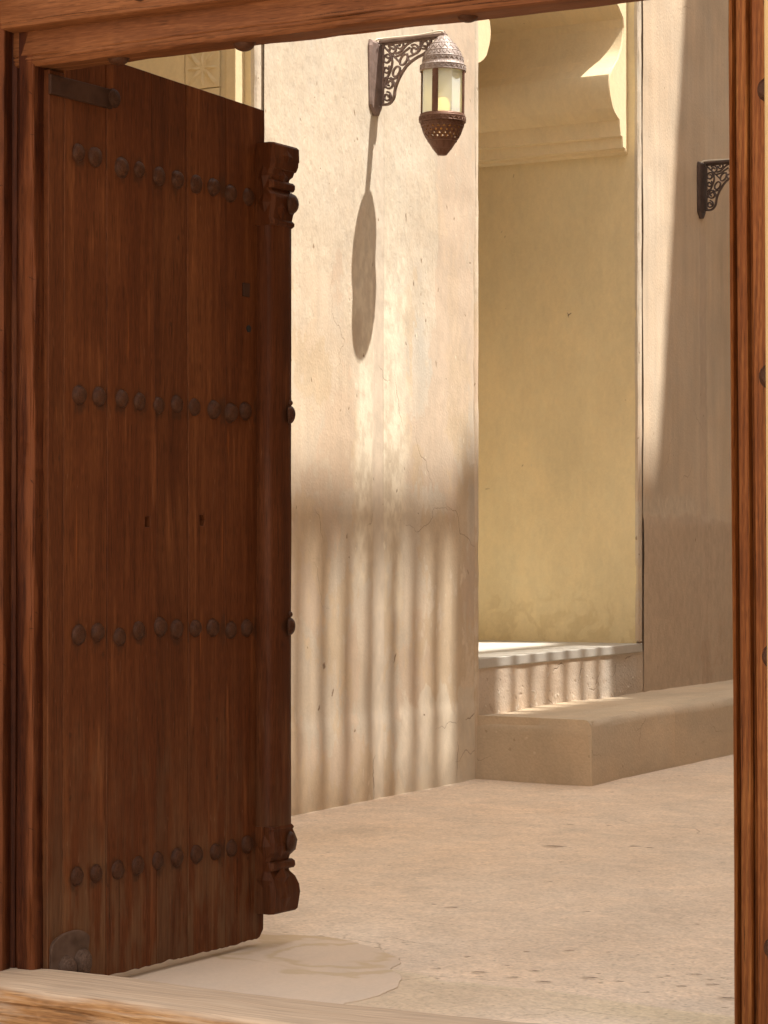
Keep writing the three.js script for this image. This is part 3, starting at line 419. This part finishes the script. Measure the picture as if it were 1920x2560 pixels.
{
  const fr = thing('gate_frame', [0, 0, 0]); tag(fr, 'weathered reddish wooden gate frame with moulded jambs, lintel and threshold', 'door frame');
  const rot = (o) => o;
  // left jamb: inner member with a worn round arris, outer member standing proud
  const arr = (x1, z1, r, k = 5) => { const a = []; for (let i = 0; i <= k; i++) { const t = i / k * Math.PI / 2; a.push([x1 - r + r * Math.cos(t), z1 - r + r * Math.sin(t)]); } return a; };
  const inner = [[-3.612, -4.732], ...arr(-3.612, -4.662, 0.009), [-3.655, -4.661], [-3.661, -4.672], [-3.70, -4.672], [-3.70, -4.732]];
  part('jamb', sweep(inner, 0.07, 2.47, 110, (a, b, t) => [a, t, b], mLeft, { jit: 0.0045, freq: 5, seed: 2, ou: 0.05 }), M.frameLeftShaded, fr);
  const outer = [[-3.668, -4.70], [-3.668, -4.668], [-3.676, -4.660], [-3.672, -4.652], [-3.672, -4.622], [-3.680, -4.614], [-3.80, -4.614], [-3.80, -4.70]];
  part('jamb', sweep(outer, -0.12, 2.505, 80, (a, b, t) => [a, t, b], mLeft, { jit: 0.0015, freq: 3, seed: 5, ou: 0.026, ov: 0.13 }), M.frameLeftShaded, fr);  // side face dark by colour, standing in for the shade there
  // right jamb: several runs of moulding, leaning a little
  const lean = (t) => 0.0032 * (1.2 - t) + 0.0015 * Math.sin(t * 2.4);
  const x = -1.7578, q = (d, z) => [x + d, z];
  const rin = [q(0, -4.706), q(0.06, -4.706), q(0.06, -4.672), q(0.0555, -4.672), q(0.054, -4.666), q(0.051, -4.6645), q(0.0495, -4.671), q(0.0465, -4.671), q(0.045, -4.6655), q(0.0425, -4.663), q(0.039, -4.6655), q(0.0375, -4.668), q(0.0165, -4.669), q(0.0158, -4.674), q(0.0132, -4.674), q(0.0125, -4.668), q(0.010, -4.6635), q(0.006, -4.662), q(0.002, -4.665)];
  part('jamb', sweep(rin.reverse(), 0.07, 2.47, 90, (a, b, t) => [a + lean(t), t, b < -4.69 ? b : -4.668 + (b + 4.668) * 1.45], mJamb, { jit: 0.0009, freq: 4, seed: 9, crease: 0.5, ou: 0.02 }), M.jamb, fr);
  const rout = [[-1.540, -4.614], [-1.680, -4.614], [-1.6865, -4.6175], [-1.6865, -4.706], [-1.54, -4.706]];
  part('jamb', sweep(rout, -0.12, 2.6, 60, (a, b, t) => [a + lean(t) * 1.1, t, b], mJamb, { jit: 0.0008, freq: 3, seed: 13, ou: 0.0, ov: 0.14 }), M.jamb, fr);
  for (const y of [2.10, 1.50, 0.915, 0.31]) boss(fr, -1.6475 + lean(y), y, -4.614, 'stud', 1.0);
  // lintels: grain along x
  const lin = [[2.360, -4.762], [2.357, -4.700], [2.357, -4.672], [2.361, -4.664], [2.369, -4.662], [2.372, -4.665], [2.375, -4.6625], [2.379, -4.662], [2.381, -4.665], [2.384, -4.662], [2.445, -4.662], [2.447, -4.672], [2.50, -4.672], [2.50, -4.762]];
  part('lintel', sweep(lin, -3.80, -1.56, 120, (a, b, t) => [t, a + 0.0035 * Math.sin((t + 3.8) * 2.2) - 0.0025, b], mFrame, { jit: 0.0032, freq: 7, seed: 21, ou: 0.2, ov: 3.85 }), M.frame, fr);
  const lou = [[2.500, -4.70], [2.443, -4.70], [2.443, -4.625], [2.447, -4.616], [2.453, -4.614], [2.457, -4.6165], [2.461, -4.614], [2.522, -4.614], [2.528, -4.620], [2.528, -4.70]];
  part('lintel', sweep(lou.slice(1).reverse(), -3.86, -1.56, 100, (a, b, t) => [t, a - 0.0105 * (t + 3.68) * 0.5, b], mFrame, { jit: 0.0014, freq: 5, seed: 25, ou: 0.42, ov: 3.88 }), M.frame, fr);
  boss(fr, -3.25, 2.492, -4.613, 'stud', 1.05);
  for (const [sx, sz] of [[-3.385, -4.712], [-3.018, -4.716], [-2.412, -4.718]]) boss(fr, sx, 2.359, sz, 'stud', 1.05, 0, M.bronze, Math.PI / 2);
  // threshold beam, dusty top with a moulded front
  const th = [[-0.15, -4.70], [-0.15, -4.44], [-0.045, -4.44], [-0.03, -4.432], [0.040, -4.432], [0.046, -4.440], [0.052, -4.436], [0.060, -4.436], [0.066, -4.443], [0.079, -4.455], [0.083, -4.475], [0.084, -4.58], [0.083, -4.66], [0.081, -4.700], [0.05, -4.705]];
  part('threshold', sweep(th.reverse(), -3.80, -1.55, 130, (a, b, t) => [t, a - 0.004 + 0.003 * Math.sin(t * 5), b], mSill, { jit: 0.0042, freq: 6, seed: 33, ou: 0.1, ov: 3.85, crease: 0.7 }), M.sill, fr);
}

// ------------------------------------------------------------------ door leaf: local x along the leaf from the hinge, y up, z out of its face
{
  const leaf = thing('door_leaf', [-3.5941, 0, -4.7059]); leaf.rotation.y = THREE.MathUtils.degToRad(86.93);
  tag(leaf, 'dark reddish brown plank door leaf with rows of bronze studs, standing open', 'door');
  const topY = (s) => 2.428 - 0.031 * s / 0.945, botY = (s) => 0.024 + 0.004 * (noise(s * 26, 4) - 0.5) + 0.004 * (noise(s * 70, 2) - 0.5);
  const cuts = [[0, 0], [0.060, 0.058], [0.226, 0.232], [0.416, 0.445], [0.572, 0.584], [0.755, 0.757], [0.944, 0.944]]; // [s at top, s at mid-height] of each joint
  const seam = (k, y) => { const [a, b] = cuts[k]; return a + (b - a) * (2.41 - y) / 1.2 * (y > 1.21 ? 1 : 1) * (y > 1.21 ? 1 : 1 + 0.0 * y) * (y < 1.21 ? 1.21 / (2.41 - y) : 1); };
  for (let k = 0; k < 6; k++) {
    const L = [], Rr = [], gap = 0.0011, sh = new THREE.Shape();
    for (let i = 0; i <= 40; i++) { const t = i / 40; const yl = mix(botY(seam(k, 0) + 0.002), topY(seam(k, 2.4)), t); L.push([seam(k, yl) + gap * (k ? 1 : 0) + und(yl, k, 6, 50) * 0.0012, yl]); const yr = mix(botY(seam(k + 1, 0) - 0.002), topY(seam(k + 1, 2.4)), t); Rr.push([seam(k + 1, yr) - gap * (k < 5 ? 1 : 0) + und(yr, k + 1, 6, 50) * 0.0012, yr]); }
    if (k === 0) { L.forEach((p) => { p[1] = Math.min(p[1], 2.352); }); Rr.forEach((p) => { p[1] = Math.min(p[1], 2.352); }); }
    if (k === 5) { Rr[0][1] += 0.022; Rr[0][0] -= 0.001; Rr.unshift([Rr[0][0] - 0.018, Rr[0][1] - 0.02]); }
    const pts = [...L.slice().reverse()]; const x0 = L[0][0], x1 = Rr[0][0]; for (let i = 1; i < 14; i++) { const s = mix(x0, x1, i / 14); pts.push([s, botY(s)]); } pts.push(...Rr);
    sh.setFromPoints(pts.map(([a, b]) => new THREE.Vector2(a, b)));
    if (k === 2) { const h = new THREE.Path(); h.moveTo(0.393, 1.195); h.lineTo(0.394, 1.223); h.lineTo(0.415, 1.224); h.lineTo(0.415, 1.196); h.closePath(); sh.holes.push(h); }
    if (k === 4) { const h = new THREE.Path(); h.moveTo(0.636, 1.201); h.lineTo(0.635, 1.230); h.lineTo(0.652, 1.231); h.lineTo(0.663, 1.217); h.lineTo(0.654, 1.200); h.closePath(); sh.holes.push(h); }
    const g = new THREE.ExtrudeGeometry(sh, { depth: 0.036, bevelEnabled: true, bevelThickness: 0.0018, bevelSize: 0.0012, bevelOffset: -0.0012, bevelSegments: 1 }); g.translate(0, 0, -0.0378 + (k % 2 ? -0.0012 : 0) - (k === 0 ? 0.0015 : 0));
    part('plank', projUV(g, mLeaf, 'y', k * 0.19, 0), M.planks[k % 3], leaf);
  }
  part('hole_backing', projUV(box(0.34, 0.72, 1.165, 1.255, -0.085, -0.042, 0.004), mMetal), M.dark, leaf);  // added black plate behind the planks so the square holes look dark
  part('ledge', projUV(box(0.02, 0.92, 1.265, 1.43, -0.075, -0.041, 0.004), mLeaf, 'x'), M.leaf, leaf);
  part('ledge', projUV(box(0.02, 0.92, 0.22, 0.38, -0.075, -0.041, 0.004), mLeaf, 'x'), M.leaf, leaf);
  part('ledge', projUV(box(0.02, 0.92, 2.06, 2.22, -0.075, -0.041, 0.004), mLeaf, 'x'), M.leaf, leaf);
  for (const r of STUDS) for (const [s, y] of r) { const o = boss(leaf, s, y, -0.001, 'stud', 0.94 + 0.14 * RR()); o.rotation.x = (RR() - 0.5) * 0.16; o.rotation.y = (RR() - 0.5) * 0.16; }
  // iron hinge strap at the top, worn iron shoe at the foot
  part('hinge_strap', projUV(wobble(box(-0.004, 0.245, 2.288, 2.34, -0.003, 0.007, 0.003), 0.0018, 20), mMetal), M.iron, leaf);
  boss(leaf, 0.249, 2.318, 0.006, 'stud', 1.0, 0, M.iron);
  { const sh = new THREE.Shape(); sh.moveTo(0.012, 0.018); sh.lineTo(0.010, 0.125); sh.bezierCurveTo(0.015, 0.150, 0.05, 0.160, 0.09, 0.160); sh.bezierCurveTo(0.12, 0.160, 0.15, 0.150, 0.156, 0.138); sh.lineTo(0.150, 0.108); sh.lineTo(0.160, 0.06); sh.lineTo(0.154, 0.020); sh.closePath();
    const g = new THREE.ExtrudeGeometry(sh, { depth: 0.006, bevelEnabled: true, bevelThickness: 0.003, bevelSize: 0.003, bevelSegments: 2, curveSegments: 10 }); g.translate(0, 0, -0.002);
    const shoe = part('hinge_shoe', projUV(wobble(g, 0.0025, 25), mMetal), M.shoe, leaf);
    boss(shoe, 0.062, 0.075, 0.006, 'stud', 1.25, 0, M.shoe).scale.z = 2; boss(shoe, 0.122, 0.080, 0.006, 'stud', 1.3, 0, M.shoe).scale.z = 2; }
  part('lock_plate', projUV(wobble(box(0.836, 0.868, 1.852, 1.890, -0.002, 0.004, 0.002), 0.002, 40), mMetal), M.iron, leaf);
  part('lock_hole', new THREE.CylinderGeometry(0.010, 0.010, 0.003, 12).rotateX(Math.PI / 2).translate(0.866, 1.762, 0.0005), M.dark, leaf);
  // carved cover strip down the free edge
  const S0 = 0.902;
  const shaft = [[0.006, -0.002], [0.006, 0.009], [0, 0.012], [0, 0.026], [0.003, 0.038], [0.010, 0.046], [0.022, 0.0515], [0.050, 0.055], [0.085, 0.055], [0.104, 0.051], [0.115, 0.042], [0.119, 0.030], [0.119, -0.002]].reverse();
  const post = new THREE.Group(); post.name = 'cover_strip'; 
  const strip = part('cover_strip', sweep(shaft, 0.325, 2.075, 90, (a, b, t) => [S0 + a, t, b], mLeaf, { jit: 0.0012, freq: 5, seed: 61, crease: 0.5, ou: 0.3 }), M.post, leaf);
  // carved end: stacked rings [y, width, projection] as chamfered squares
  const loft = (rows) => {
    const pos = [], ring = ([y, w, p]) => { const c = Math.min(0.010, w * 0.12); return [[0, -0.002], [0, p - c], [c, p], [w - c, p], [w, p - c], [w, -0.002]].map(([a, b]) => [S0 + a, y, b]); };
    const R = rows.map(ring); for (let k = 0; k + 1 < R.length; k++) for (let i = 0; i < 6; i++) { const A = R[k][i], B = R[k][(i + 1) % 6], C2 = R[k + 1][(i + 1) % 6], D = R[k + 1][i]; pos.push(...A, ...C2, ...B, ...A, ...D, ...C2); }
    for (const [k, f] of [[0, 1], [R.length - 1, 0]]) for (let i = 1; i < 5; i++) { const t = f ? [R[k][0], R[k][i], R[k][i + 1]] : [R[k][0], R[k][i + 1], R[k][i]]; pos.push(...t.flat()); }
    const g = new THREE.BufferGeometry(); g.setAttribute('position', new THREE.Float32BufferAttribute(pos, 3)); return g;
  };
  const up = [[0.060 + 2.0, 0.113, 0.055], [2.066, 0.119, 0.058], [2.074, 0.119, 0.058], [2.080, 0.113, 0.054], [2.098, 0.117, 0.056], [2.118, 0.128, 0.060], [2.140, 0.133, 0.062], [2.148, 0.130, 0.060], [2.158, 0.117, 0.050], [2.166, 0.113, 0.046], [2.167, 0.123, 0.054], [2.174, 0.126, 0.056], [2.184, 0.126, 0.056], [2.190, 0.121, 0.052], [2.191, 0.111, 0.044], [2.200, 0.113, 0.046], [2.208, 0.121, 0.052], [2.222, 0.125, 0.055], [2.224, 0.130, 0.058], [2.238, 0.136, 0.060], [2.252, 0.138, 0.060], [2.254, 0.140, 0.061], [2.290, 0.139, 0.060], [2.296, 0.134, 0.056]];
  const dn = [[0.098, 0.130, 0.056], [0.104, 0.136, 0.060], [0.150, 0.143, 0.063], [0.172, 0.140, 0.061], [0.196, 0.129, 0.055], [0.212, 0.114, 0.046], [0.220, 0.112, 0.044], [0.221, 0.124, 0.054], [0.228, 0.127, 0.057], [0.240, 0.126, 0.056], [0.245, 0.121, 0.052], [0.246, 0.111, 0.044], [0.258, 0.114, 0.047], [0.272, 0.127, 0.058], [0.300, 0.131, 0.061], [0.318, 0.123, 0.058], [0.332, 0.115, 0.056], [0.338, 0.119, 0.058], [0.346, 0.113, 0.055]];
  // faceted leaves cut into the two faces
  const facet = (s, y, z, w, h, d, face) => { const c = new THREE.ConeGeometry(1, 1, 4, 1); c.rotateX(Math.PI / 2); c.scale(w, h, d); c.translate(0, 0, d / 2); if (face === 'side') c.rotateY(-Math.PI / 2); c.translate(s, y, z); return c; };
  const carve = (g, F) => projUV(wobble(join([projUV(g, mLeaf), ...F.map((f) => { const a = facet(...f); return projUV(a, mLeaf); })].map((q) => { q.deleteAttribute('normal'); return q; }).map((q) => { q = q.index ? q.toNonIndexed() : q; q.computeVertexNormals(); return q; })), 0.0012, 26, 5), mLeaf, 'y', 0.5, 0.3);
  const capital = part('carved_capital', carve(loft(up), [[S0 + 0.055, 2.205, 0.046, 0.045, 0.035, 0.016, 'front'], [S0 + 0.045, 2.11, 0.056, 0.03, 0.032, 0.010, 'front'], [S0, 2.20, 0.026, 0.022, 0.036, 0.010, 'side'], [S0, 2.125, 0.028, 0.024, 0.03, 0.008, 'side'], [S0 + 0.07, 2.262, 0.058, 0.05, 0.026, 0.007, 'front']]), M.post, leaf);
  const base = part('carved_base', carve(loft(dn), [[S0 + 0.055, 0.20, 0.054, 0.04, 0.03, 0.012, 'front'], [S0 + 0.04, 0.29, 0.058, 0.028, 0.034, 0.008, 'front'], [S0, 0.29, 0.03, 0.024, 0.034, 0.008, 'side'], [S0, 0.195, 0.03, 0.028, 0.026, 0.008, 'side'], [S0 + 0.06, 0.14, 0.060, 0.045, 0.03, 0.006, 'front']]), M.post, leaf);
  boss(capital, S0 + 0.088, 2.128, 0.060, 'stud', 1.15, 0.25); boss(base, S0 + 0.088, 0.296, 0.060, 'stud', 1.15, 0.25);
  for (const y of [1.522, 0.914]) { boss(strip, S0 + 0.094, y, 0.050, 'stud', 1.1, 0.45); const k = part('knob', new THREE.SphereGeometry(0.009, 10, 8), M.bronze, strip); k.position.set(S0 + 0.094, y + 0.034, 0.053); }
}

// ------------------------------------------------------------------ cast bracket with scrolls; origin at the wall, in the plane of the scrollwork
function bracket(z, label) {
  const b = thing('wall_bracket', [XW, 0, z]); tag(b, label, 'bracket', 'cast scroll brackets on the wall');
  // wall plate with bevelled head and ogee foot
  const sh = new THREE.Shape(); sh.moveTo(-0.004, 3.398); sh.lineTo(0.006, 3.425); sh.lineTo(0.100, 3.425); sh.lineTo(0.112, 3.400); sh.lineTo(0.112, 3.135); sh.bezierCurveTo(0.11, 3.112, 0.092, 3.108, 0.085, 3.090); sh.lineTo(0.035, 3.084); sh.bezierCurveTo(0.022, 3.105, 0.006, 3.105, -0.004, 3.128); sh.closePath();
  const pg = new THREE.ExtrudeGeometry(sh, { depth: 0.008, bevelEnabled: true, bevelThickness: 0.009, bevelSize: 0.012, bevelOffset: -0.012, bevelSegments: 1, curveSegments: 10 });
  pg.rotateY(Math.PI / 2); // shape x -> -z, extrusion -> +x
  pg.translate(0.0, 0, 0.09); part('wall_plate', projUV(pg, mMetal), M.cast, b);
  for (const [y, z] of [[3.402, 0.035], [3.125, 0.035]]) { const sc = part('screw', new THREE.SphereGeometry(0.006, 10, 6).scale(0.5, 1, 1), M.cast, b); sc.position.set(0.026, y, z); }
  const bar = (pts, w, d, closed = false) => { // flat bar following pts in the (x, y) plane
    const c = new THREE.CatmullRomCurve3(pts.map(([x, y]) => new THREE.Vector3(x, y, 0)), closed, 'centripetal'), n = Math.max(8, pts.length * 5), P = c.getPoints(n), pos = [];
    const rings = P.map((p, i) => { const a = P[Math.max(0, i - 1)], e = P[Math.min(n, i + 1)], t = e.clone().sub(a).normalize(), N = new THREE.Vector3(-t.y, t.x, 0).multiplyScalar(w / 2); return [[p.x + N.x, p.y + N.y, -d / 2], [p.x + N.x, p.y + N.y, d / 2], [p.x, p.y, d * 0.72], [p.x - N.x, p.y - N.y, d / 2], [p.x - N.x, p.y - N.y, -d / 2], [p.x, p.y, -d * 0.72]]; });
    for (let i = 0; i < n; i++) for (let k = 0; k < 6; k++) { const A = rings[i][k], B = rings[i][(k + 1) % 6], C = rings[i + 1][(k + 1) % 6], D = rings[i + 1][k]; pos.push(...A, ...C, ...B, ...A, ...D, ...C); }
    const g = new THREE.BufferGeometry(); g.setAttribute('position', new THREE.Float32BufferAttribute(pos, 3)); return projUV(toCreasedNormals(g, 0.5), mMetal);
  };
  const spiral = (cx, cy, r, a0, turns, dir = 1) => { const p = []; for (let i = 0; i <= 16; i++) { const t = i / 16; p.push([cx + r * (1 - 0.72 * t) * Math.cos(a0 + dir * t * turns * 6.283), cy + r * (1 - 0.72 * t) * Math.sin(a0 + dir * t * turns * 6.283)]); } return p; };
  part('arm', join([projUV(box(0.014, 0.347, 3.417, 3.431, -0.020, 0.020, 0.003), mMetal), projUV(box(0.020, 0.300, 3.408, 3.420, -0.006, 0.006, 0.002), mMetal)]), M.cast, b);
  const w = 0.0085, d = 0.010, F = [];
  F.push(bar([[0.026, 3.42], [0.026, 3.28], [0.026, 3.137]], 0.009, d));
  F.push(bar([[0.022, 3.140], [0.058, 3.142], [0.081, 3.165], [0.091, 3.21], [0.107, 3.248], [0.149, 3.305], [0.197, 3.335], [0.239, 3.351], [0.264, 3.376], [0.273, 3.415]], 0.010, 0.014));
  const sp = (cx, cy, r, a, t, k = 1) => F.push(bar(spiral(cx, cy, r, a, t, k), w, d));
  sp(0.072, 3.383, 0.025, 2.4, 1.35, -1); sp(0.118, 3.402, 0.020, 3.1, 1.1, 1); sp(0.048, 3.344, 0.026, -0.4, 1.4, 1); sp(0.187, 3.372, 0.026, 2.2, 1.35, -1); sp(0.239, 3.392, 0.022, 3.8, 1.3, 1);
  sp(0.044, 3.298, 0.020, 0.9, 1.2, -1); sp(0.060, 3.231, 0.025, 2.3, 1.35, 1); sp(0.047, 3.174, 0.023, 1.6, 1.35, -1);
  const oval = (cx, cy, a, c, t) => F.push(bar(Array.from({ length: 13 }, (_, i) => { const q = i / 12 * 6.283, x = a * Math.cos(q), y = c * Math.sin(q); return [cx + x * Math.cos(t) - y * Math.sin(t), cy + x * Math.sin(t) + y * Math.cos(t)]; }), w, d));
  oval(0.133, 3.334, 0.016, 0.026, -0.6); oval(0.096, 3.284, 0.016, 0.024, -0.5);
  F.push(bar([[0.03, 3.215], [0.05, 3.262], [0.068, 3.300], [0.074, 3.335], [0.060, 3.365]], w, d)); F.push(bar([[0.09, 3.365], [0.115, 3.372], [0.15, 3.400], [0.18, 3.412]], w, d));
  F.push(bar([[0.03, 3.405], [0.05, 3.385], [0.085, 3.352], [0.115, 3.322]], w, d)); F.push(bar([[0.085, 3.352], [0.110, 3.356], [0.140, 3.372], [0.165, 3.386]], w, d)); F.push(bar([[0.066, 3.26], [0.083, 3.235], [0.090, 3.21]], w, d)); F.push(bar([[0.16, 3.345], [0.18, 3.35], [0.215, 3.37], [0.22, 3.41]], w, d)); F.push(bar([[0.026, 3.25], [0.045, 3.262], [0.07, 3.252], [0.1, 3.255]], w, d)); F.push(bar([[0.15, 3.36], [0.158, 3.33], [0.17, 3.318]], w, d));
  part('scrollwork', join(F), M.cast, b);
  const cab = new THREE.TubeGeometry(new THREE.CatmullRomCurve3([[0.0, 3.40, 0.045], [0.012, 3.43, 0.035], [0.03, 3.437, 0.012], [0.1, 3.438, 0.004], [0.2, 3.437, 0.0], [0.28, 3.441, 0.0], [0.32, 3.443, 0.0], [0.338, 3.436, 0.0], [0.342, 3.418, 0.0]].map((p) => new THREE.Vector3(...p))), 50, 0.0042, 8); part('cable', cab, M.cable, b);
  return b;
}
const ZB = -9.16;
const br1 = bracket(ZB, 'lilac brown cast scroll bracket holding the lantern on the sunlit pier');
const br2 = br1.clone(); br2.name = numbered('wall_bracket'); br2.position.set(XW, 0.026, -13.172); br2.userData = { label: 'cast scroll bracket, darkened in colour for the shade, on the shaded wall beside the right jamb', category: 'bracket', group: 'cast scroll brackets on the wall' }; scene.add(br2);
br2.traverse((o) => { if (o.material === M.cast) o.material = M.castPaintedShade; });  // second bracket takes the copy with shade painted into the colour

// ------------------------------------------------------------------ lantern
{
  const l = thing('lantern', [XW + 0.328, 2.885, ZB]); l.rotation.z = -0.012; l.scale.set(0.965, 1, 0.965); l.rotation.y = THREE.MathUtils.degToRad(0);
  tag(l, 'pierced tin lantern with frosted glass panes and a glowing candle, hanging from the bracket', 'lantern');
  const lathe = (pts, n = 48) => { const g = new THREE.LatheGeometry(pts.map(([r, y]) => new THREE.Vector2(r, y)), n); const p = g.attributes.position, uv = g.attributes.uv; for (let i = 0; i < p.count; i++) uv.setY(i, p.getY(i) / 0.6); return g; };
  const k = 0.00182;
  part('cap', lathe([[0.104, 0.372], [0.1065, 0.376], [0.1065, 0.399], [0.103, 0.403], [0.099, 0.405], [0.099, 0.411], [0.0955, 0.414], [0.0945, 0.420], [0.0950, 0.432], [0.0925, 0.437], [0.0885, 0.441], [0.0850, 0.456], [0.0805, 0.463], [0.0755, 0.467], [0.068, 0.482], [0.059, 0.496], [0.053, 0.501], [0.046, 0.506], [0.036, 0.520], [0.026, 0.531], [0.020, 0.534], [0.013, 0.539], [0.011, 0.541], [0.006, 0.5425], [0, 0.543]]), M.tinCap, l);
  part('finial', new THREE.TorusGeometry(0.009, 0.0028, 8, 20).translate(0, 0.546, 0), M.tin, l);
  part('ring', lathe([[0.096, 0.146], [0.106, 0.147], [0.1085, 0.152], [0.1085, 0.168], [0.1065, 0.172], [0.105, 0.176], [0.105, 0.181], [0.100, 0.184], [0.094, 0.184]]), M.tin, l);
  // pierced bowl: a real shell with cut holes
  const outer = [[0.100, 0.150], [0.102, 0.146], [0.1005, 0.138], [0.098, 0.128], [0.094, 0.114], [0.088, 0.098], [0.0805, 0.083], [0.072, 0.070], [0.066, 0.063], [0.066, 0.0595], [0.062, 0.056], [0.050, 0.038], [0.038, 0.022], [0.026, 0.008], [0.022, 0.002], [0.013, 0.0]];
  const inner = outer.slice().reverse().map(([r, y]) => [Math.max(0.004, r - 0.0035), y + 0.001]);
  const shellG = lathe([...outer, [0.0, 0.0], ...[[0.0, 0.003]], ...inner.slice(1), outer[0]].reverse().map(([r, y]) => [Math.max(r, 0.0), y]), 48);
  let bowlGeo = shellG;
  try {
    const ev = new Evaluator(); ev.attributes = ['position', 'normal', 'uv']; ev.useGroups = false;
    const holes = []; const prism = (ang, y, r, n, turn, s) => { const c = new THREE.CylinderGeometry(s, s, 0.03, n); c.rotateY(turn); c.rotateX(Math.PI / 2); c.translate(0, y, r); c.rotateY(ang); holes.push(c); };
    for (let i = 0; i < 22; i++) { const a = i / 22 * 6.283; prism(a, 0.122, 0.094, 3, Math.PI, 0.0088); prism(a + 0.143, 0.106, 0.090, 4, 0, 0.0062); }
    for (let i = 0; i < 20; i++) { const a = i / 20 * 6.283; prism(a, 0.091, 0.083, 3, Math.PI, 0.0092); prism(a + 0.157, 0.079, 0.078, 4, 0, 0.0072); }
    const cut = new Brush(mergeGeometries(holes)); cut.updateMatrixWorld();
    const sg = mergeVertices(shellG, 1e-5); const A = new Brush(sg); A.updateMatrixWorld();
    bowlGeo = ev.evaluate(A, cut, SUBTRACTION).geometry;
  } catch (e) { console.log('bowl holes', String(e)); }
  part('pierced_bowl', bowlGeo, M.tin, l);
  // chased bands: raised rims and zigzags
  const zig = (y, hgt, r0, r1, n, t) => { const p = []; for (let i = 0; i < n * 2; i++) { const a = i / (n * 2) * 6.28318, hi = i % 2; p.push(new THREE.Vector3((hi ? r1 : r0) * Math.sin(a), y + (hi ? hgt : 0), (hi ? r1 : r0) * Math.cos(a))); } const c = new THREE.CurvePath(); for (let i = 0; i < p.length; i++) c.add(new THREE.LineCurve3(p[i], p[(i + 1) % p.length])); return new THREE.TubeGeometry(c, n * 4, t, 5, true); };
  const rim = (y, r0, t) => new THREE.TorusGeometry(r0, t, 6, 48).rotateX(Math.PI / 2).translate(0, y, 0);
  part('chased_band', join([zig(0.380, 0.014, 0.1068, 0.1068, 26, 0.0014), rim(0.376, 0.1065, 0.0018), rim(0.399, 0.1062, 0.0018), zig(0.4165, 0.015, 0.0950, 0.0955, 24, 0.0016), rim(0.413, 0.096, 0.002), rim(0.4365, 0.0935, 0.0018), zig(0.4445, 0.013, 0.0885, 0.0835, 22, 0.0015), rim(0.463, 0.081, 0.0018), zig(0.470, 0.016, 0.0752, 0.066, 16, 0.0015), rim(0.497, 0.0585, 0.0016), zig(0.507, 0.014, 0.0455, 0.0355, 10, 0.0015)].map((q) => projUV(q, mMetal))), M.tinCap, l);
  part('chased_band', join([zig(0.1525, 0.014, 0.1088, 0.1086, 26, 0.0014), rim(0.149, 0.1075, 0.002), rim(0.170, 0.1078, 0.002), zig(0.130, 0.011, 0.0988, 0.1015, 30, 0.0014), rim(0.1275, 0.098, 0.0016), rim(0.0625, 0.067, 0.0018), rim(0.03, 0.0445, 0.0014)].map((q) => projUV(q, mMetal))), M.bandMetal, l);
  // octagonal frosted glass, posts at every other corner
  const a0 = THREE.MathUtils.degToRad(29.15 - 22.5 + 1), A = (i) => a0 + i * Math.PI / 4, r = 0.0985, y0 = 0.182, y1 = 0.374;
  for (let i = 0; i < 8; i++) { // angle from +z towards +x
    const p = (t) => [r * Math.sin(t), r * Math.cos(t)], [x0, z0] = p(A(i)), [x1, z1] = p(A(i + 1)), pane = box(-0.5, 0.5, y0, y1, -0.0008, 0.0008, 0); const len = Math.hypot(x1 - x0, z1 - z0);
    pane.scale(len * 0.998, 1, 1); pane.rotateY(Math.atan2(-(z1 - z0), x1 - x0)); pane.translate((x0 + x1) / 2, 0, (z0 + z1) / 2); part('glass_pane', pane, M.glass, l);
    if (i % 2 === 0) { // beaded tin post
      const sh = new THREE.Shape(), n = 22, hw = 0.013; sh.moveTo(-hw, y0); for (let j = 0; j <= n * 4; j++) { const t = j / (n * 4); sh.lineTo(-hw - 0.0024 * Math.abs(Math.sin(t * n * Math.PI)), mix(y0 - 0.004, y1 + 0.004, t)); } for (let j = n * 4; j >= 0; j--) { const t = j / (n * 4); sh.lineTo(hw + 0.0024 * Math.abs(Math.sin(t * n * Math.PI)), mix(y0 - 0.004, y1 + 0.004, t)); } sh.closePath();
      const g = new THREE.ExtrudeGeometry(sh, { depth: 0.003, bevelEnabled: false, curveSegments: 2 }); const rib = box(-0.008, 0.008, y0, y1, 0, 0.0055, 0.002); const q = join([g, rib]); q.translate(0, 0, 0.0995); q.rotateY(A(i)); part('post', projUV(q, mMetal), M.tin, l);
    }
  }
  part('candle', new THREE.CylinderGeometry(0.030, 0.032, 0.045, 24).translate(0, 0.165, 0), M.wax, l);
  const fl = new THREE.SphereGeometry(0.03, 20, 14); fl.scale(1.15, 1.35, 1.15); fl.translate(0, 0.222, 0); part('candle_flame', fl, M.flame, l);
  const pl = new THREE.PointLight(new THREE.Color().setRGB(1, 0.66, 0.2), 0.012, 3); pl.position.set(0, 0.275, 0); pl.castShadow = true; l.add(pl);
}

scene.traverse((o) => { if (o.isMesh) { o.castShadow = true; o.receiveShadow = true; } });
renderer.render(scene, camera);
